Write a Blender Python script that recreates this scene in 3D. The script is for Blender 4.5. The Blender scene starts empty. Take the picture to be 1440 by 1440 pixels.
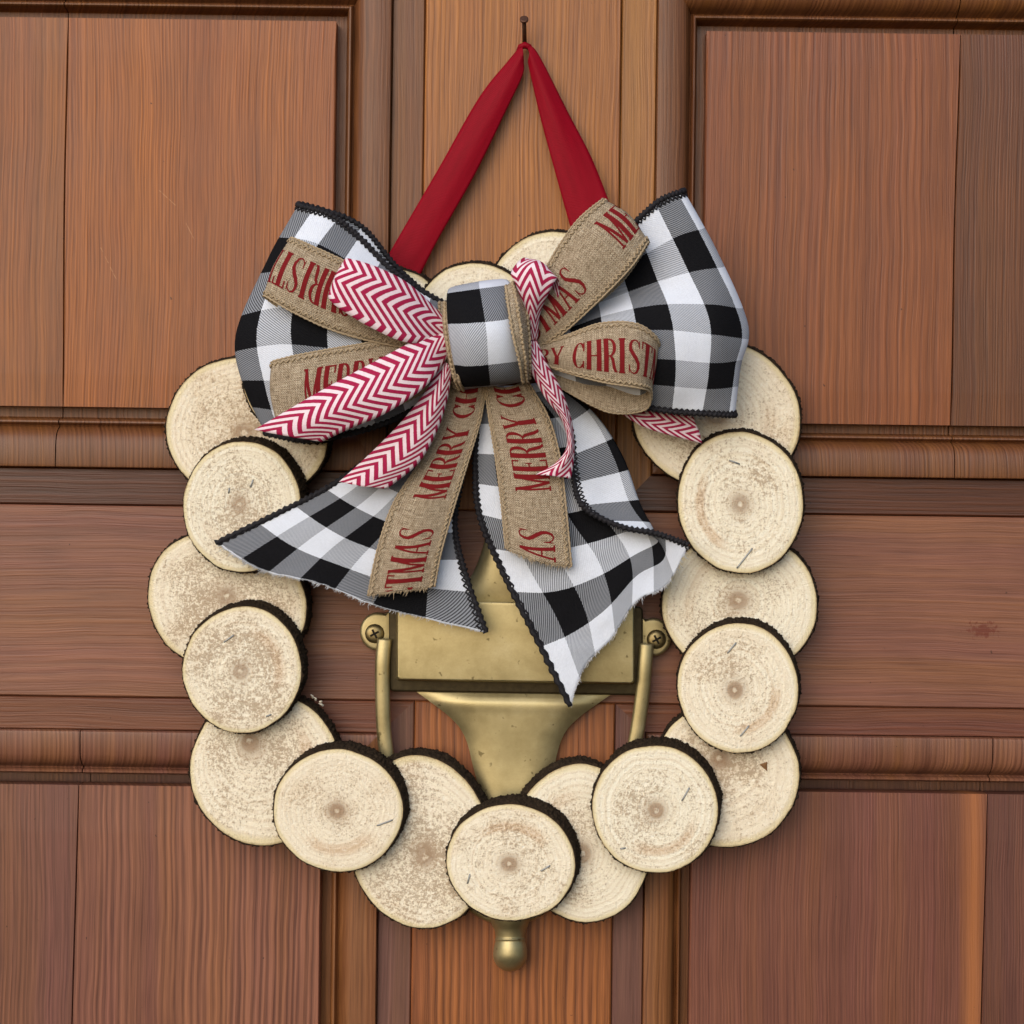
import bpy, bmesh, math, random
from mathutils import Vector, Matrix, noise as mnoise

random.seed(7)
scene = bpy.context.scene
COL = scene.collection

# ------------------------------------------------------------------ camera
PXM = 0.0004            # metres on the door plane for one photo pixel
DIST = 1.10             # camera to door plane (m)
ROLL = math.radians(0.75)
cam_data = bpy.data.cameras.new('camera')
cam = bpy.data.objects.new('camera', cam_data)
COL.objects.link(cam)
cr, sr = math.cos(ROLL), math.sin(ROLL)
cam.matrix_world = Matrix(((cr, -sr, 0, 0), (0, 0, -1, -DIST), (sr, cr, 0, 0), (0, 0, 0, 1)))
cam_data.sensor_fit = 'HORIZONTAL'
cam_data.angle = 2 * math.atan(720 * PXM / DIST)
cam_data.clip_start = 0.01
cam_data.clip_end = 200
scene.camera = cam

# ------------------------------------------------------------------ sky and sun
SUN_EL, SUN_AZ = math.radians(27), math.radians(-24)   # high, in front of the door, a little to the left
world = bpy.data.worlds.new('World')
scene.world = world
world.use_nodes = True
wn = world.node_tree
wn.nodes.clear()
sky = wn.nodes.new('ShaderNodeTexSky')
sky.sky_type = 'NISHITA'
sky.sun_disc = False
sky.sun_elevation = SUN_EL
sky.sun_rotation = math.pi - SUN_AZ
sky.air_density = 1.0
sky.dust_density = 1.5
sky.ozone_density = 1.0
bg = wn.nodes.new('ShaderNodeBackground')
bg.inputs['Strength'].default_value = 0.11
wo = wn.nodes.new('ShaderNodeOutputWorld')
wn.links.new(sky.outputs[0], bg.inputs[0])
wn.links.new(bg.outputs[0], wo.inputs[0])
sun_d = bpy.data.lights.new('sun', 'SUN')
sun_d.energy = 1.35
sun_d.angle = math.radians(65)
sun_d.color = (1.0, 0.97, 0.93)
sun = bpy.data.objects.new('sun', sun_d)
COL.objects.link(sun)
sdir = Vector((math.sin(SUN_AZ) * math.cos(SUN_EL), -math.cos(SUN_AZ) * math.cos(SUN_EL), math.sin(SUN_EL)))
sun.rotation_euler = (-sdir).to_track_quat('-Z', 'Y').to_euler()
sun.location = sdir * 3
vs = scene.view_settings
vs.view_transform = 'Standard'
vs.look = 'None'
vs.exposure = 0.5
vs.gamma = 1.0
vs.use_curve_mapping = False


def P(px, py, d=0.0):
    """photo position + height above the door (mm) -> point in the scene"""
    s = (DIST - d / 1000.0) / DIST * PXM
    a, b = (px - 720) * s, (720 - py) * s
    return Vector((a * cr - b * sr, -d / 1000.0, a * sr + b * cr))


# ------------------------------------------------------------------ object helpers
def mesh_obj(name, verts, faces, mat, parent=None, smooth=False, uvs=None, origin=None):
    me = bpy.data.meshes.new(name)
    org = Vector(origin) if origin is not None else Vector((0, 0, 0))
    if parent is not None and origin is None:
        org = parent.matrix_world.translation.copy() if not parent.parent else ORG[parent.name]
    me.from_pydata([tuple(Vector(v) - org) for v in verts], [], faces)
    if uvs is not None:
        lay = me.uv_layers.new(name='UVMap')
        for li, l in enumerate(me.loops):
            lay.data[li].uv = uvs[l.vertex_index]
    bm = bmesh.new(); bm.from_mesh(me)
    if uvs is None:
        bmesh.ops.recalc_face_normals(bm, faces=bm.faces)
    bm.to_mesh(me); bm.free()
    if smooth:
        for p in me.polygons: p.use_smooth = True
    me.materials.append(mat)
    o = bpy.data.objects.new(name, me)
    COL.objects.link(o)
    ORG[o.name] = org
    o.location = org
    if parent is not None:
        o.parent = parent
        o.location = org - (ORG[parent.name])
    return o
ORG = {}


def empty(name, loc, label, cat, group=None):
    o = bpy.data.objects.new(name, None)
    o.empty_display_size = 0.02
    COL.objects.link(o)
    o.location = loc
    o.matrix_world = Matrix.Translation(loc)
    ORG[o.name] = Vector(loc)
    o['label'] = label; o['category'] = cat
    if group: o['group'] = group
    return o


def box_data(x0, x1, z0, z1, y0, y1, bev=0.0):
    """front face at y0 (toward the camera, smaller y), bevelled front edges"""
    b = bev
    v = [(x0, y1, z0), (x1, y1, z0), (x1, y1, z1), (x0, y1, z1),
         (x0, y0 + b, z0), (x1, y0 + b, z0), (x1, y0 + b, z1), (x0, y0 + b, z1)]
    f = [(0, 1, 2, 3), (0, 1, 5, 4), (1, 2, 6, 5), (2, 3, 7, 6), (3, 0, 4, 7)]
    if b > 0:
        v += [(x0 + b, y0, z0 + b), (x1 - b, y0, z0 + b), (x1 - b, y0, z1 - b), (x0 + b, y0, z1 - b)]
        f += [(4, 5, 9, 8), (5, 6, 10, 9), (6, 7, 11, 10), (7, 4, 8, 11), (8, 9, 10, 11)]
    else:
        f += [(4, 5, 6, 7)]
    return v, f


def tube_data(pts, rad, seg=8, cap=True):
    """pts: list of Vectors, rad: float or function(i, k) / list"""
    verts, faces = [], []
    n = len(pts)
    up = None
    for i, p in enumerate(pts):
        t = (pts[min(i + 1, n - 1)] - pts[max(i - 1, 0)])
        if t.length < 1e-9: t = Vector((0, 0, 1))
        t.normalize()
        if up is None:
            up = t.orthogonal().normalized()
        else:
            up = (up - t * up.dot(t))
            if up.length < 1e-6: up = t.orthogonal()
            up.normalize()
        w = t.cross(up)
        for k in range(seg):
            a = 2 * math.pi * k / seg
            r = rad(i, k) if callable(rad) else (rad[i] if isinstance(rad, (list, tuple)) else rad)
            verts.append(p + (up * math.cos(a) + w * math.sin(a)) * r)
    for i in range(n - 1):
        for k in range(seg):
            a, b = i * seg + k, i * seg + (k + 1) % seg
            faces.append((a, b, b + seg, a + seg))
    if cap:
        faces.append(tuple(range(seg - 1, -1, -1)))
        faces.append(tuple((n - 1) * seg + k for k in range(seg)))
    return verts, faces


def cr_spline(p, t):
    """uniform Catmull-Rom through list p (Vectors), t in [0, len-1]"""
    n = len(p)
    if n == 2:
        return p[0].lerp(p[1], t)
    i = min(int(t), n - 2); f = t - i
    p1, p2 = p[i], p[i + 1]
    p0 = p[i - 1] if i > 0 else p1 * 2 - p2
    p3 = p[i + 2] if i + 2 < n else p2 * 2 - p1
    return 0.5 * ((2 * p1) + (p2 - p0) * f + (2 * p0 - 5 * p1 + 4 * p2 - p3) * f * f + (3 * p1 - p0 - 3 * p2 + p3) * f ** 3)


# ------------------------------------------------------------------ shader helpers
class NT:
    def __init__(self, name):
        self.m = bpy.data.materials.new(name)
        self.m.use_nodes = True
        self.t = self.m.node_tree
        self.t.nodes.clear()
        self.out = self.t.nodes.new('ShaderNodeOutputMaterial')
        self.b = self.t.nodes.new('ShaderNodeBsdfPrincipled')
        self.t.links.new(self.b.outputs[0], self.out.inputs[0])

    def set(self, sock, v):
        if isinstance(v, bpy.types.NodeSocket): self.t.links.new(v, sock)
        elif v is not None:
            if sock.type == 'RGBA' and len(v) == 3: v = (*v, 1)
            sock.default_value = v

    def math(self, op, a, b=None, c=None, clamp=False):
        n = self.t.nodes.new('ShaderNodeMath'); n.operation = op; n.use_clamp = clamp
        self.set(n.inputs[0], a)
        if b is not None: self.set(n.inputs[1], b)
        if c is not None: self.set(n.inputs[2], c)
        return n.outputs[0]

    def coord(self, which='Object'):
        return self.t.nodes.new('ShaderNodeTexCoord').outputs[which]

    def xyz(self, v):
        n = self.t.nodes.new('ShaderNodeSeparateXYZ'); self.set(n.inputs[0], v)
        return n.outputs

    def comb(self, x, y, z):
        n = self.t.nodes.new('ShaderNodeCombineXYZ')
        for s, v in zip(n.inputs, (x, y, z)): self.set(s, v)
        return n.outputs[0]

    def mapv(self, v, scale=(1, 1, 1), loc=(0, 0, 0), rot=(0, 0, 0)):
        n = self.t.nodes.new('ShaderNodeMapping')
        self.set(n.inputs[0], v)
        self.set(n.inputs['Location'], loc)
        n.inputs['Scale'].default_value = scale
        n.inputs['Rotation'].default_value = rot
        return n.outputs[0]

    def noise(self, v, scale, detail=2, rough=0.5, dist=0.0):
        n = self.t.nodes.new('ShaderNodeTexNoise')
        self.set(n.inputs['Vector'], v)
        n.inputs['Scale'].default_value = scale; n.inputs['Detail'].default_value = detail
        n.inputs['Roughness'].default_value = rough; n.inputs['Distortion'].default_value = dist
        return n.outputs['Fac']

    def wave(self, v, scale, dist=2, dscale=1, detail=2, axis='X', kind='BANDS', profile='SIN'):
        n = self.t.nodes.new('ShaderNodeTexWave')
        n.wave_type = kind; n.wave_profile = profile
        if kind == 'BANDS': n.bands_direction = axis
        else: n.rings_direction = axis
        self.set(n.inputs['Vector'], v)
        n.inputs['Scale'].default_value = scale; n.inputs['Distortion'].default_value = dist
        n.inputs['Detail'].default_value = detail; n.inputs['Detail Scale'].default_value = dscale
        return n.outputs['Fac']

    def ramp(self, f, stops, interp='LINEAR'):
        n = self.t.nodes.new('ShaderNodeValToRGB')
        n.color_ramp.interpolation = interp
        e = n.color_ramp.elements
        while len(e) < len(stops): e.new(0.5)
        for el, (p, c) in zip(e, stops):
            el.position = p
            el.color = (*c, 1) if not isinstance(c, (int, float)) else (c, c, c, 1)
        self.set(n.inputs[0], f)
        return n.outputs[0]

    def mix(self, f, a, b, mode='MIX'):
        n = self.t.nodes.new('ShaderNodeMix'); n.data_type = 'RGBA'; n.blend_type = mode
        self.set(n.inputs[0], f); self.set(n.inputs[6], a); self.set(n.inputs[7], b)
        return n.outputs[2]

    def bump(self, h, strength=0.3, dist=0.001, normal=None):
        n = self.t.nodes.new('ShaderNodeBump')
        n.inputs['Strength'].default_value = strength; n.inputs['Distance'].default_value = dist
        self.set(n.inputs['Height'], h)
        if normal is not None: self.set(n.inputs['Normal'], normal)
        return n.outputs[0]

    def done(self, color=None, rough=None, metal=None, normal=None, spec=None, sheen=None, coat=None):
        I = self.b.inputs
        self.set(I['Base Color'], color); self.set(I['Roughness'], rough)
        self.set(I['Metallic'], metal); self.set(I['Normal'], normal)
        self.set(I['Specular IOR Level'], spec); self.set(I['Sheen Weight'], sheen)
        self.set(I['Coat Weight'], coat)
        return self.m


def wood(name, axis, light, dark, period=2.2, lines=0.55, seed=0, rough=0.44, blot=0.5, stripe=None, knot=None, scratches=(), k=0.8):
    """stained, varnished softwood; axis = grain direction ('Z' upright or 'X' lying)"""
    m = NT(name)
    geo = m.t.nodes.new('ShaderNodeNewGeometry').outputs['Position']
    x, y, z = m.xyz(geo)
    ac, al = (x, z) if axis == 'Z' else (z, x)          # across and along the grain
    ac = m.math('ADD', ac, m.math('MULTIPLY', y, 0.35))
    def st(a, b, sd): return m.comb(m.math('MULTIPLY', ac2, a), m.math('MULTIPLY', al, b), sd)
    # slow wander of the grain
    wob = m.noise(m.comb(m.math('MULTIPLY', ac, 7.0), m.math('MULTIPLY', al, 6.0), seed), 1.0, 3)
    ac2 = m.math('ADD', ac, m.math('MULTIPLY', wob, 0.010))
    v2 = m.comb(ac2, m.math('MULTIPLY', al, 0.025), seed * 3.17)
    w = m.wave(v2, 0.314 / (period * 0.001), dist=7.0, dscale=1.4, detail=3)
    vfine = m.noise(st(1300, 24, seed + 1), 1.0, 2, 0.6)
    fine = m.noise(st(560, 6, seed), 1.0, 3, 0.65)
    mid = m.noise(st(170, 1.8, seed + 4), 1.0, 3, 0.6)
    band = m.noise(st(38, 1.6, seed + 9), 1.0, 2, 0.5)
    big = m.noise(m.comb(m.math('MULTIPLY', ac, 11), m.math('MULTIPLY', al, 7), seed + 2), 1.0, 4, 0.65)
    # how strong the growth lines are varies across and along the board
    amp = m.ramp(m.math('ADD', m.math('MULTIPLY', band, 0.6), m.math('MULTIPLY', big, 0.4)), [(0.38, 0.12), (0.60, 1.0)])
    def add(f, n, k): return m.math('ADD', f, m.math('MULTIPLY', m.math('SUBTRACT', n, 0.5), k))
    f = m.math('ADD', 0.5, m.math('MULTIPLY', m.math('SUBTRACT', w, 0.5), m.math('MULTIPLY', amp, lines)))
    f = add(f, vfine, 1.2); f = add(f, fine, 1.15); f = add(f, mid, 0.5); f = add(f, big, blot * 1.25)
    f = m.math('ADD', f, m.math('MULTIPLY', m.math('SUBTRACT', band, 0.5), 0.45), clamp=True)
    f = m.math('ADD', m.math('MULTIPLY', f, k), 0.5 - 0.5 * k)
    col = m.mix(f, dark, light)
    # yellower and redder streaks
    hue = m.noise(st(60, 2.2, seed + 21), 1.0, 3, 0.6)
    tint = m.ramp(hue, [(0.32, (0.94, 0.90, 1.06)), (0.5, (1.0, 1.0, 1.0)), (0.70, (1.10, 1.10, 0.86))])
    col = m.mix(1.0, col, tint, 'MULTIPLY')
    if stripe:
        sx, sw, scol = stripe
        soft = m.math('SUBTRACT', 1.0, m.math('DIVIDE', m.math('ABSOLUTE', m.math('SUBTRACT', m.math('ADD', ac, m.math('MULTIPLY', wob, 0.004)), sx + 0.002)), sw), clamp=True)
        soft = m.math('MULTIPLY', m.ramp(soft, [(0.0, 0.0), (0.9, 1.0)]), m.ramp(mid, [(0.25, 0.4), (0.65, 0.9)]))
        col = m.mix(soft, col, scol)
    if knot:
        kx, kz = knot
        dx = m.math('DIVIDE', m.math('SUBTRACT', x, kx), 0.011)
        dz = m.math('DIVIDE', m.math('SUBTRACT', z, kz), 0.006)
        d = m.math('SQRT', m.math('ADD', m.math('MULTIPLY', dx, dx), m.math('MULTIPLY', dz, dz)))
        kn = m.noise(geo, 420, 3, 0.7)
        d = m.math('ADD', d, m.math('MULTIPLY', m.math('SUBTRACT', kn, 0.5), 3.4))
        col = m.mix(m.ramp(d, [(0.35, 0.8), (0.75, 0.0)]), col, (0.12, 0.022, 0.010))
    for (p0, p1, sc) in scratches:                       # scuffs in the varnish
        a, b = P(*p0), P(*p1)
        L = math.hypot(b.x - a.x, b.z - a.z); ux, uz = (b.x - a.x) / L, (b.z - a.z) / L
        rx, rz = m.math('SUBTRACT', x, a.x), m.math('SUBTRACT', z, a.z)
        t = m.math('ADD', m.math('MULTIPLY', rx, ux), m.math('MULTIPLY', rz, uz))
        q = m.math('ABSOLUTE', m.math('SUBTRACT', m.math('MULTIPLY', rx, uz), m.math('MULTIPLY', rz, ux)))
        on = m.math('MULTIPLY', m.math('GREATER_THAN', t, 0.0), m.math('LESS_THAN', t, L))
        on = m.math('MULTIPLY', on, m.ramp(m.math('MULTIPLY', q, 1000), [(0.12, 1.0), (0.38, 0.0)]))
        on = m.math('MULTIPLY', on, m.ramp(m.noise(geo, 500, 2), [(0.38, 0.0), (0.6, 0.4)]))
        col = m.mix(on, col, sc)
    pit = m.noise(m.comb(x, m.math('MULTIPLY', z, 0.8), seed), 260, 2, 0.5)
    col = m.mix(m.ramp(pit, [(0.755, 0.0), (0.79, 0.7)]), col, tuple(k * 0.25 for k in dark))
    dust = m.noise(m.comb(x, z, seed + 31), 330, 1, 0.5)
    col = m.mix(m.ramp(dust, [(0.845, 0.0), (0.87, 0.7)]), col, (0.5, 0.4, 0.3))
    h = m.math('ADD', m.math('MULTIPLY', fine, 0.7), m.math('ADD', m.math('MULTIPLY', w, m.math('MULTIPLY', amp, 0.4 * lines)), m.math('ADD', m.math('MULTIPLY', mid, 0.4), m.math('MULTIPLY', vfine, 0.4))))
    rg = m.math('ADD', rough, m.math('MULTIPLY', m.math('SUBTRACT', big, 0.5), 0.3))
    return m.done(col, rg, normal=m.bump(h, 0.5, 0.0008), spec=0.35)


# ------------------------------------------------------------------ the door
SCR = (0.50, 0.26, 0.12)
W_UL0 = wood('wood_upper_left_edge_board', 'Z', (0.315, 0.108, 0.029), (0.090, 0.026, 0.007), 2.4, 0.35, 1)
W_UL1 = wood('wood_upper_left_board', 'Z', (0.35, 0.113, 0.028), (0.105, 0.027, 0.006), 2.0, 0.5, 2,
             scratches=(((140, 347), (162, 392), SCR), ((260, 312), (272, 336), SCR), ((222, 266), (246, 288), SCR)))
W_UR0 = wood('wood_upper_right_board', 'Z', (0.265, 0.084, 0.027), (0.090, 0.024, 0.008), 4.5, 0.55, 3)
W_UR1 = wood('wood_upper_right_edge_board', 'Z', (0.165, 0.058, 0.021), (0.052, 0.016, 0.006), 1.9, 0.5, 4)
W_LL0 = wood('wood_lower_left_edge_board', 'Z', (0.215, 0.084, 0.054), (0.072, 0.025, 0.017), 2.6, 0.6, 5)  # purplish cast of the lower pieces has the cool sky reflection painted in
W_LL1 = wood('wood_lower_left_board', 'Z', (0.262, 0.102, 0.058), (0.082, 0.026, 0.016), 3.9, 1.0, 6, k=0.85)
W_LR0 = wood('wood_lower_right_board', 'Z', (0.205, 0.074, 0.043), (0.078, 0.025, 0.016), 2.0, 0.45, 7,
             stripe=(P(1372, 1290).x, 0.0085, (0.33, 0.115, 0.036)))
W_LR1 = wood('wood_lower_right_edge_board', 'Z', (0.160, 0.060, 0.038), (0.058, 0.020, 0.014), 1.7, 0.5, 8)
W_MOLD = wood('wood_molding', 'Z', (0.200, 0.076, 0.026), (0.060, 0.019, 0.006), 2.6, 0.5, 9)
W_MOLD2 = wood('wood_molding_lower', 'Z', (0.240, 0.100, 0.056), (0.080, 0.028, 0.015), 2.6, 0.5, 19)
W_MOLDG = wood('wood_molding_golden', 'Z', (0.270, 0.108, 0.036), (0.085, 0.026, 0.007), 3.2, 0.6, 20)
W_MUL = wood('wood_mullion', 'Z', (0.41, 0.158, 0.038), (0.125, 0.037, 0.007), 2.6, 0.65, 10, k=0.8)
W_MUL2 = wood('wood_mullion_lower', 'Z', (0.33, 0.112, 0.034), (0.088, 0.024, 0.007), 4.4, 0.8, 11, k=0.85)
W_RAIL = wood('wood_rail', 'X', (0.265, 0.108, 0.060), (0.088, 0.031, 0.018), 5.0, 0.2, 12, blot=1.2, knot=(P(1383, 886).x, P(1383, 886).z), k=0.68)
W_STRH = wood('wood_strip_lying', 'X', (0.190, 0.066, 0.035), (0.072, 0.022, 0.012), 3.0, 0.35, 13)
W_STRSHADE = wood('wood_strip_shaded', 'X', (0.095, 0.028, 0.011), (0.034, 0.009, 0.003), 3.0, 0.35, 16)  # darker lying strip: shadow under the upper moldings painted into the colour
W_STRV = wood('wood_strip_upright', 'Z', (0.22, 0.088, 0.030), (0.074, 0.025, 0.008), 3.0, 0.4, 14)
W_STRP = wood('wood_strip_plum', 'Z', (0.175, 0.078, 0.058), (0.072, 0.029, 0.021), 3.0, 0.4, 17)
W_STRG = wood('wood_strip_golden', 'Z', (0.39, 0.170, 0.044), (0.13, 0.048, 0.010), 3.4, 0.4, 15)

door = empty('door', (0, 0, -0.5), 'brown stained wooden panelled door with carved molding behind the wreath', 'door')


def X(px, py): return P(px, py).x
def Z(px, py): return P(px, py).z

# big frame members -------------------------------------------------
xs_l, xs_r = -0.50, 0.50
z_top, z_bot = 0.44, -0.56
zr1 = (Z(0, 711) + Z(1285, 723)) / 2 - 0.0002        # rail top / bottom
zr0 = (Z(0, 979) + Z(1285, 993)) / 2
xm0u, xm1u = X(597, 150), X(872, 150)
xm0l, xm1l = X(579, 1330), X(860, 1330)
BK = 0.030                                            # back of the door
BV = 0.0007
xin_l, xin_r = X(-330, 700), X(1760, 700)             # inner edges of the stiles


def part_box(name, x0, x1, z0, z1, h_mm, mat, parent=door, bev=BV, back=BK):
    v, f = box_data(x0, x1, z0, z1, -h_mm / 1000, back, bev)
    return mesh_obj(name, v, f, mat, parent)

part_box('light_stop_slab', xs_l, xs_r, z_bot, z_top, -31, W_MOLD, bev=0, back=0.040)  # unseen slab added behind the door so no light leaks through the joints
part_box('rail', xin_l + .0002, xin_r - .0002, zr0, zr1, 0, W_RAIL)
part_box('mullion', xm0u, xm1u, zr1 + 0.0002, z_top, 0, W_MUL)
part_box('mullion', xm0l, xm1l, z_bot, zr0 - 0.0002, 0, W_MUL2)
part_box('stile', xs_l, xin_l, z_bot, z_top, 0, W_STRV)
part_box('stile', xin_r, xs_r, z_bot, z_top, 0, W_STRV)

PROFILE = [(-0.10, -14), (0.16, -14), (0.185, -13.0), (0.195, -7.0), (0.212, -4.6), (0.232, -3.7), (0.258, -3.6), (0.28, -4.4),
           (0.297, -7.0), (0.315, -7.4), (0.34, -5.8), (0.375, -2.8), (0.43, -0.2), (0.50, 1.5), (0.58, 2.4),
           (0.70, 2.9), (0.94, 3.3), (0.985, 3.0), (1.0, 2.2), (1.0, -6.0)]


PROFILE_DEEP = [(-0.10, -26), (0.18, -26), (0.186, -13.0)] + PROFILE[3:]


def lerp2(a, b, t): return (a[0] + (b[0] - a[0]) * t, a[1] + (b[1] - a[1]) * t)


def frame_side(name, inner, outer, side, profile, mat, parent, split=None, gap=0.0003, pscale=1.0):
    """one mitred length of a rectangular surround. inner/outer = (x0,x1,z0,z1). split = x of a board joint"""
    def corners(r): return [(r[0], r[2]), (r[1], r[2]), (r[1], r[3]), (r[0], r[3])]
    ci, co = corners(inner), corners(outer)
    a, b = {'bottom': (0, 1), 'right': (1, 2), 'top': (2, 3), 'left': (3, 0)}[side]
    A = [(*lerp2(ci[a], co[a], t), h) for t, h in profile]
    B = [(*lerp2(ci[b], co[b], t), h) for t, h in profile]
    runs = [(A, B)]
    if split is not None:
        def at(x, eps):
            r = []
            for p, q in zip(A, B):
                f = (x + eps - p[0]) / (q[0] - p[0]); r.append((*lerp2(p, q, f), p[2]))
            return r
        s = 1 if B[0][0] > A[0][0] else -1
        runs = [(A, at(split, -s * gap)), (at(split, s * gap), B)]
    for (p, q) in runs:
        n = len(p)
        v = [(x, -h / 1000, z) for x, z, h in p] + [(x, -h / 1000, z) for x, z, h in q]
        # closing back rim
        v += [(p[0][0], 0.0268, p[0][1]), (p[-1][0], 0.0268, p[-1][1]), (q[0][0], 0.0268, q[0][1]), (q[-1][0], 0.0268, q[-1][1])]
        f = [(i, i + 1, n + i + 1, n + i) for i in range(n - 1)]
        f += [tuple([2 * n] + list(range(n)) + [2 * n + 1]), tuple([2 * n + 2] + list(range(n, 2 * n)) + [2 * n + 3]),
              (2 * n, 2 * n + 1, 2 * n + 3, 2 * n + 2), (0, n, 2 * n + 2, 2 * n), (n - 1, 2 * n - 1, 2 * n + 3, 2 * n + 1)]
        o = mesh_obj(name, v, f, mat, parent)
        if name == 'molding':
            for poly in o.data.polygons: poly.use_smooth = True
            o.data.set_sharp_from_angle(angle=math.radians(38))


def seam_board(name, x_l, x_r, z0, z1, mat, parent, sl=None, sr_=None):
    """panel board; sl / sr_ = (x at bottom, x at top) for a joint that runs a little out of plumb"""
    xl0, xl1 = sl if sl else (x_l, x_l)
    xr0, xr1 = sr_ if sr_ else (x_r, x_r)
    b = 0.0006
    bl = b * 0.5 if sl else b
    br = b * 0.5 if sr_ else b
    n = 12
    v, f = [], []
    for i in range(n + 1):
        t = i / n
        z = z0 + (z1 - z0) * t
        j = 0.0
        wl = (0.0004 * math.sin(7 * t + 1) if sl else 0)
        wr = (0.0004 * math.sin(7 * t + 1) if sr_ else 0)
        l, r = xl0 + (xl1 - xl0) * t + wl, xr0 + (xr1 - xr0) * t + wr
        e = b if i in (0, n) else 0
        y = 0.0030
        v += [(l, 0.017, z), (l, y + b, z), (l + bl, y + e * 0.9, z), (r - br, y + e * 0.9, z), (r, y + b, z), (r, 0.017, z)]
    for i in range(n):
        for k in range(5):
            a = i * 6 + k
            f.append((a, a + 1, a + 7, a + 6))
    f.append(tuple(range(6))); f.append(tuple(n * 6 + k for k in range(6)))
    return mesh_obj(name, v, f, mat, parent)


def panel(px0, px1, pz0, pz1, mold, strip, seam, mats, mmat, smats, msplit, deep=(), vmat=None):
    """px0.. = panel edges; mold = (x0,x1,z0,z1) outer molding edges; strip = outer strip edges; seam=(x_bottom,x_top)"""
    inner = (px0, px1, pz0, pz1)
    pn = part_box('panel', px0 - 0.004, px1 + 0.004, pz0 - 0.004, pz1 + 0.004, -27.2, W_MOLD, bev=0, back=0.0295)
    g = 0.00022
    seam_board('board', px0, None, pz0, pz1, mats[0], pn, None, (seam[0] - g, seam[1] - g))
    seam_board('board', None, px1, pz0, pz1, mats[1], pn, (seam[0] + g, seam[1] + g), None)
    for side in ('left', 'right', 'top', 'bottom'):
        frame_side('molding', inner, mold, side, PROFILE_DEEP if side in deep else PROFILE, (vmat if vmat and side in ('left', 'right') else mmat), door, split=(msplit if side in ('top', 'bottom') else None))
        g2 = 0.0003
        frame_side('trim_strip', (mold[0] - g2, mold[1] + g2, mold[2] - g2, mold[3] + g2), strip, side,
                   [(0, -6), (0, -2.2), (0.03, -1.6), (0.95, -1.4), (0.985, -2.0), (1.0, -3.2), (1.0, -6)],
                   smats[side], door)

e = 0.0002
# upper left
panel(X(-250, 300), X(469, 280), Z(230, 573), Z(300, 25.5),
      (X(-328, 300), X(548, 280), Z(230, 659), Z(300, -56)),
      (xin_l + e, xm0u - e, zr1 + e, Z(300, -106)),
      (X(86, 560), X(93, 40)), (W_UL0, W_UL1), W_MOLD,
      dict(left=W_STRV, right=W_STRV, top=W_STRH, bottom=W_STRSHADE), X(80, 620))
# upper right
panel(X(992, 250), X(1680, 300), Z(1200, 596), Z(1150, 43.5),
      (X(922, 250), X(1757, 300), Z(1200, 671), Z(1150, -38)),
      (xm1u + e, xin_r - e, zr1 + e, Z(1150, -88)),
      (X(1338, 590), X(1352, 45)), (W_UR0, W_UR1), W_MOLD,
      dict(left=W_STRG, right=W_STRV, top=W_STRH, bottom=W_STRSHADE), X(1341, 640))
# lower left
panel(X(-250, 1300), X(449.5, 1300), Z(230, 1900), Z(140, 1105.5),
      (X(-328, 1300), X(530, 1330), Z(230, 1985), Z(140, 1027)),
      (xin_l + e, xm0l - e, Z(230, 2040), zr0 - e),
      (X(94, 1600), X(108, 1106)), (W_LL0, W_LL1), W_MOLD2,
      dict(left=W_STRV, right=W_STRP, top=W_STRH, bottom=W_STRH), X(114, 1065), ('top',), W_MOLDG)
# lower right
panel(X(971, 1300), X(1680, 1300), Z(1200, 1900), Z(1280, 1116.5),
      (X(905, 1330), X(1757, 1300), Z(1200, 1985), Z(1280, 1036)),
      (xm1l + e, xin_r - e, Z(1200, 2040), zr0 - e),
      (X(1376, 1600), X(1390, 1118)), (W_LR0, W_LR1), W_MOLD2,
      dict(left=W_STRP, right=W_STRV, top=W_STRH, bottom=W_STRH), X(1394, 1075), ('top',), W_MOLDG)

# ------------------------------------------------------------------ nail
nm = NT('rusty_nail_iron')
nf = nm.noise(nm.coord('Object'), 700, 3)
M_NAIL = nm.done(nm.mix(nf, (0.03, 0.014, 0.009), (0.13, 0.055, 0.03)), 0.55, metal=0.6)
n0, n1 = P(738, 77, -6), P(737, 28, 17)
nd = (n1 - n0).normalized()
nail = empty('nail', P(738, 76, 0), 'rusty brown nail driven into the door that carries the red ribbon', 'nail')
v, f = tube_data([n0, n0.lerp(n1, 0.5), n1], 0.00125, 12)
mesh_obj('shank', v, f, M_NAIL, nail, True)
v, f = tube_data([n1 - nd * 0.0004, n1 - nd * 0.0002, n1 + nd * 0.0008, n1 + nd * 0.0011], [0.0013, 0.0024, 0.0024, 0.0019], 16)
mesh_obj('head', v, f, M_NAIL, nail)

# ------------------------------------------------------------------ fabrics
def uvxy(m):
    x, y, z = m.xyz(m.coord('UV'))
    return x, y


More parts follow.
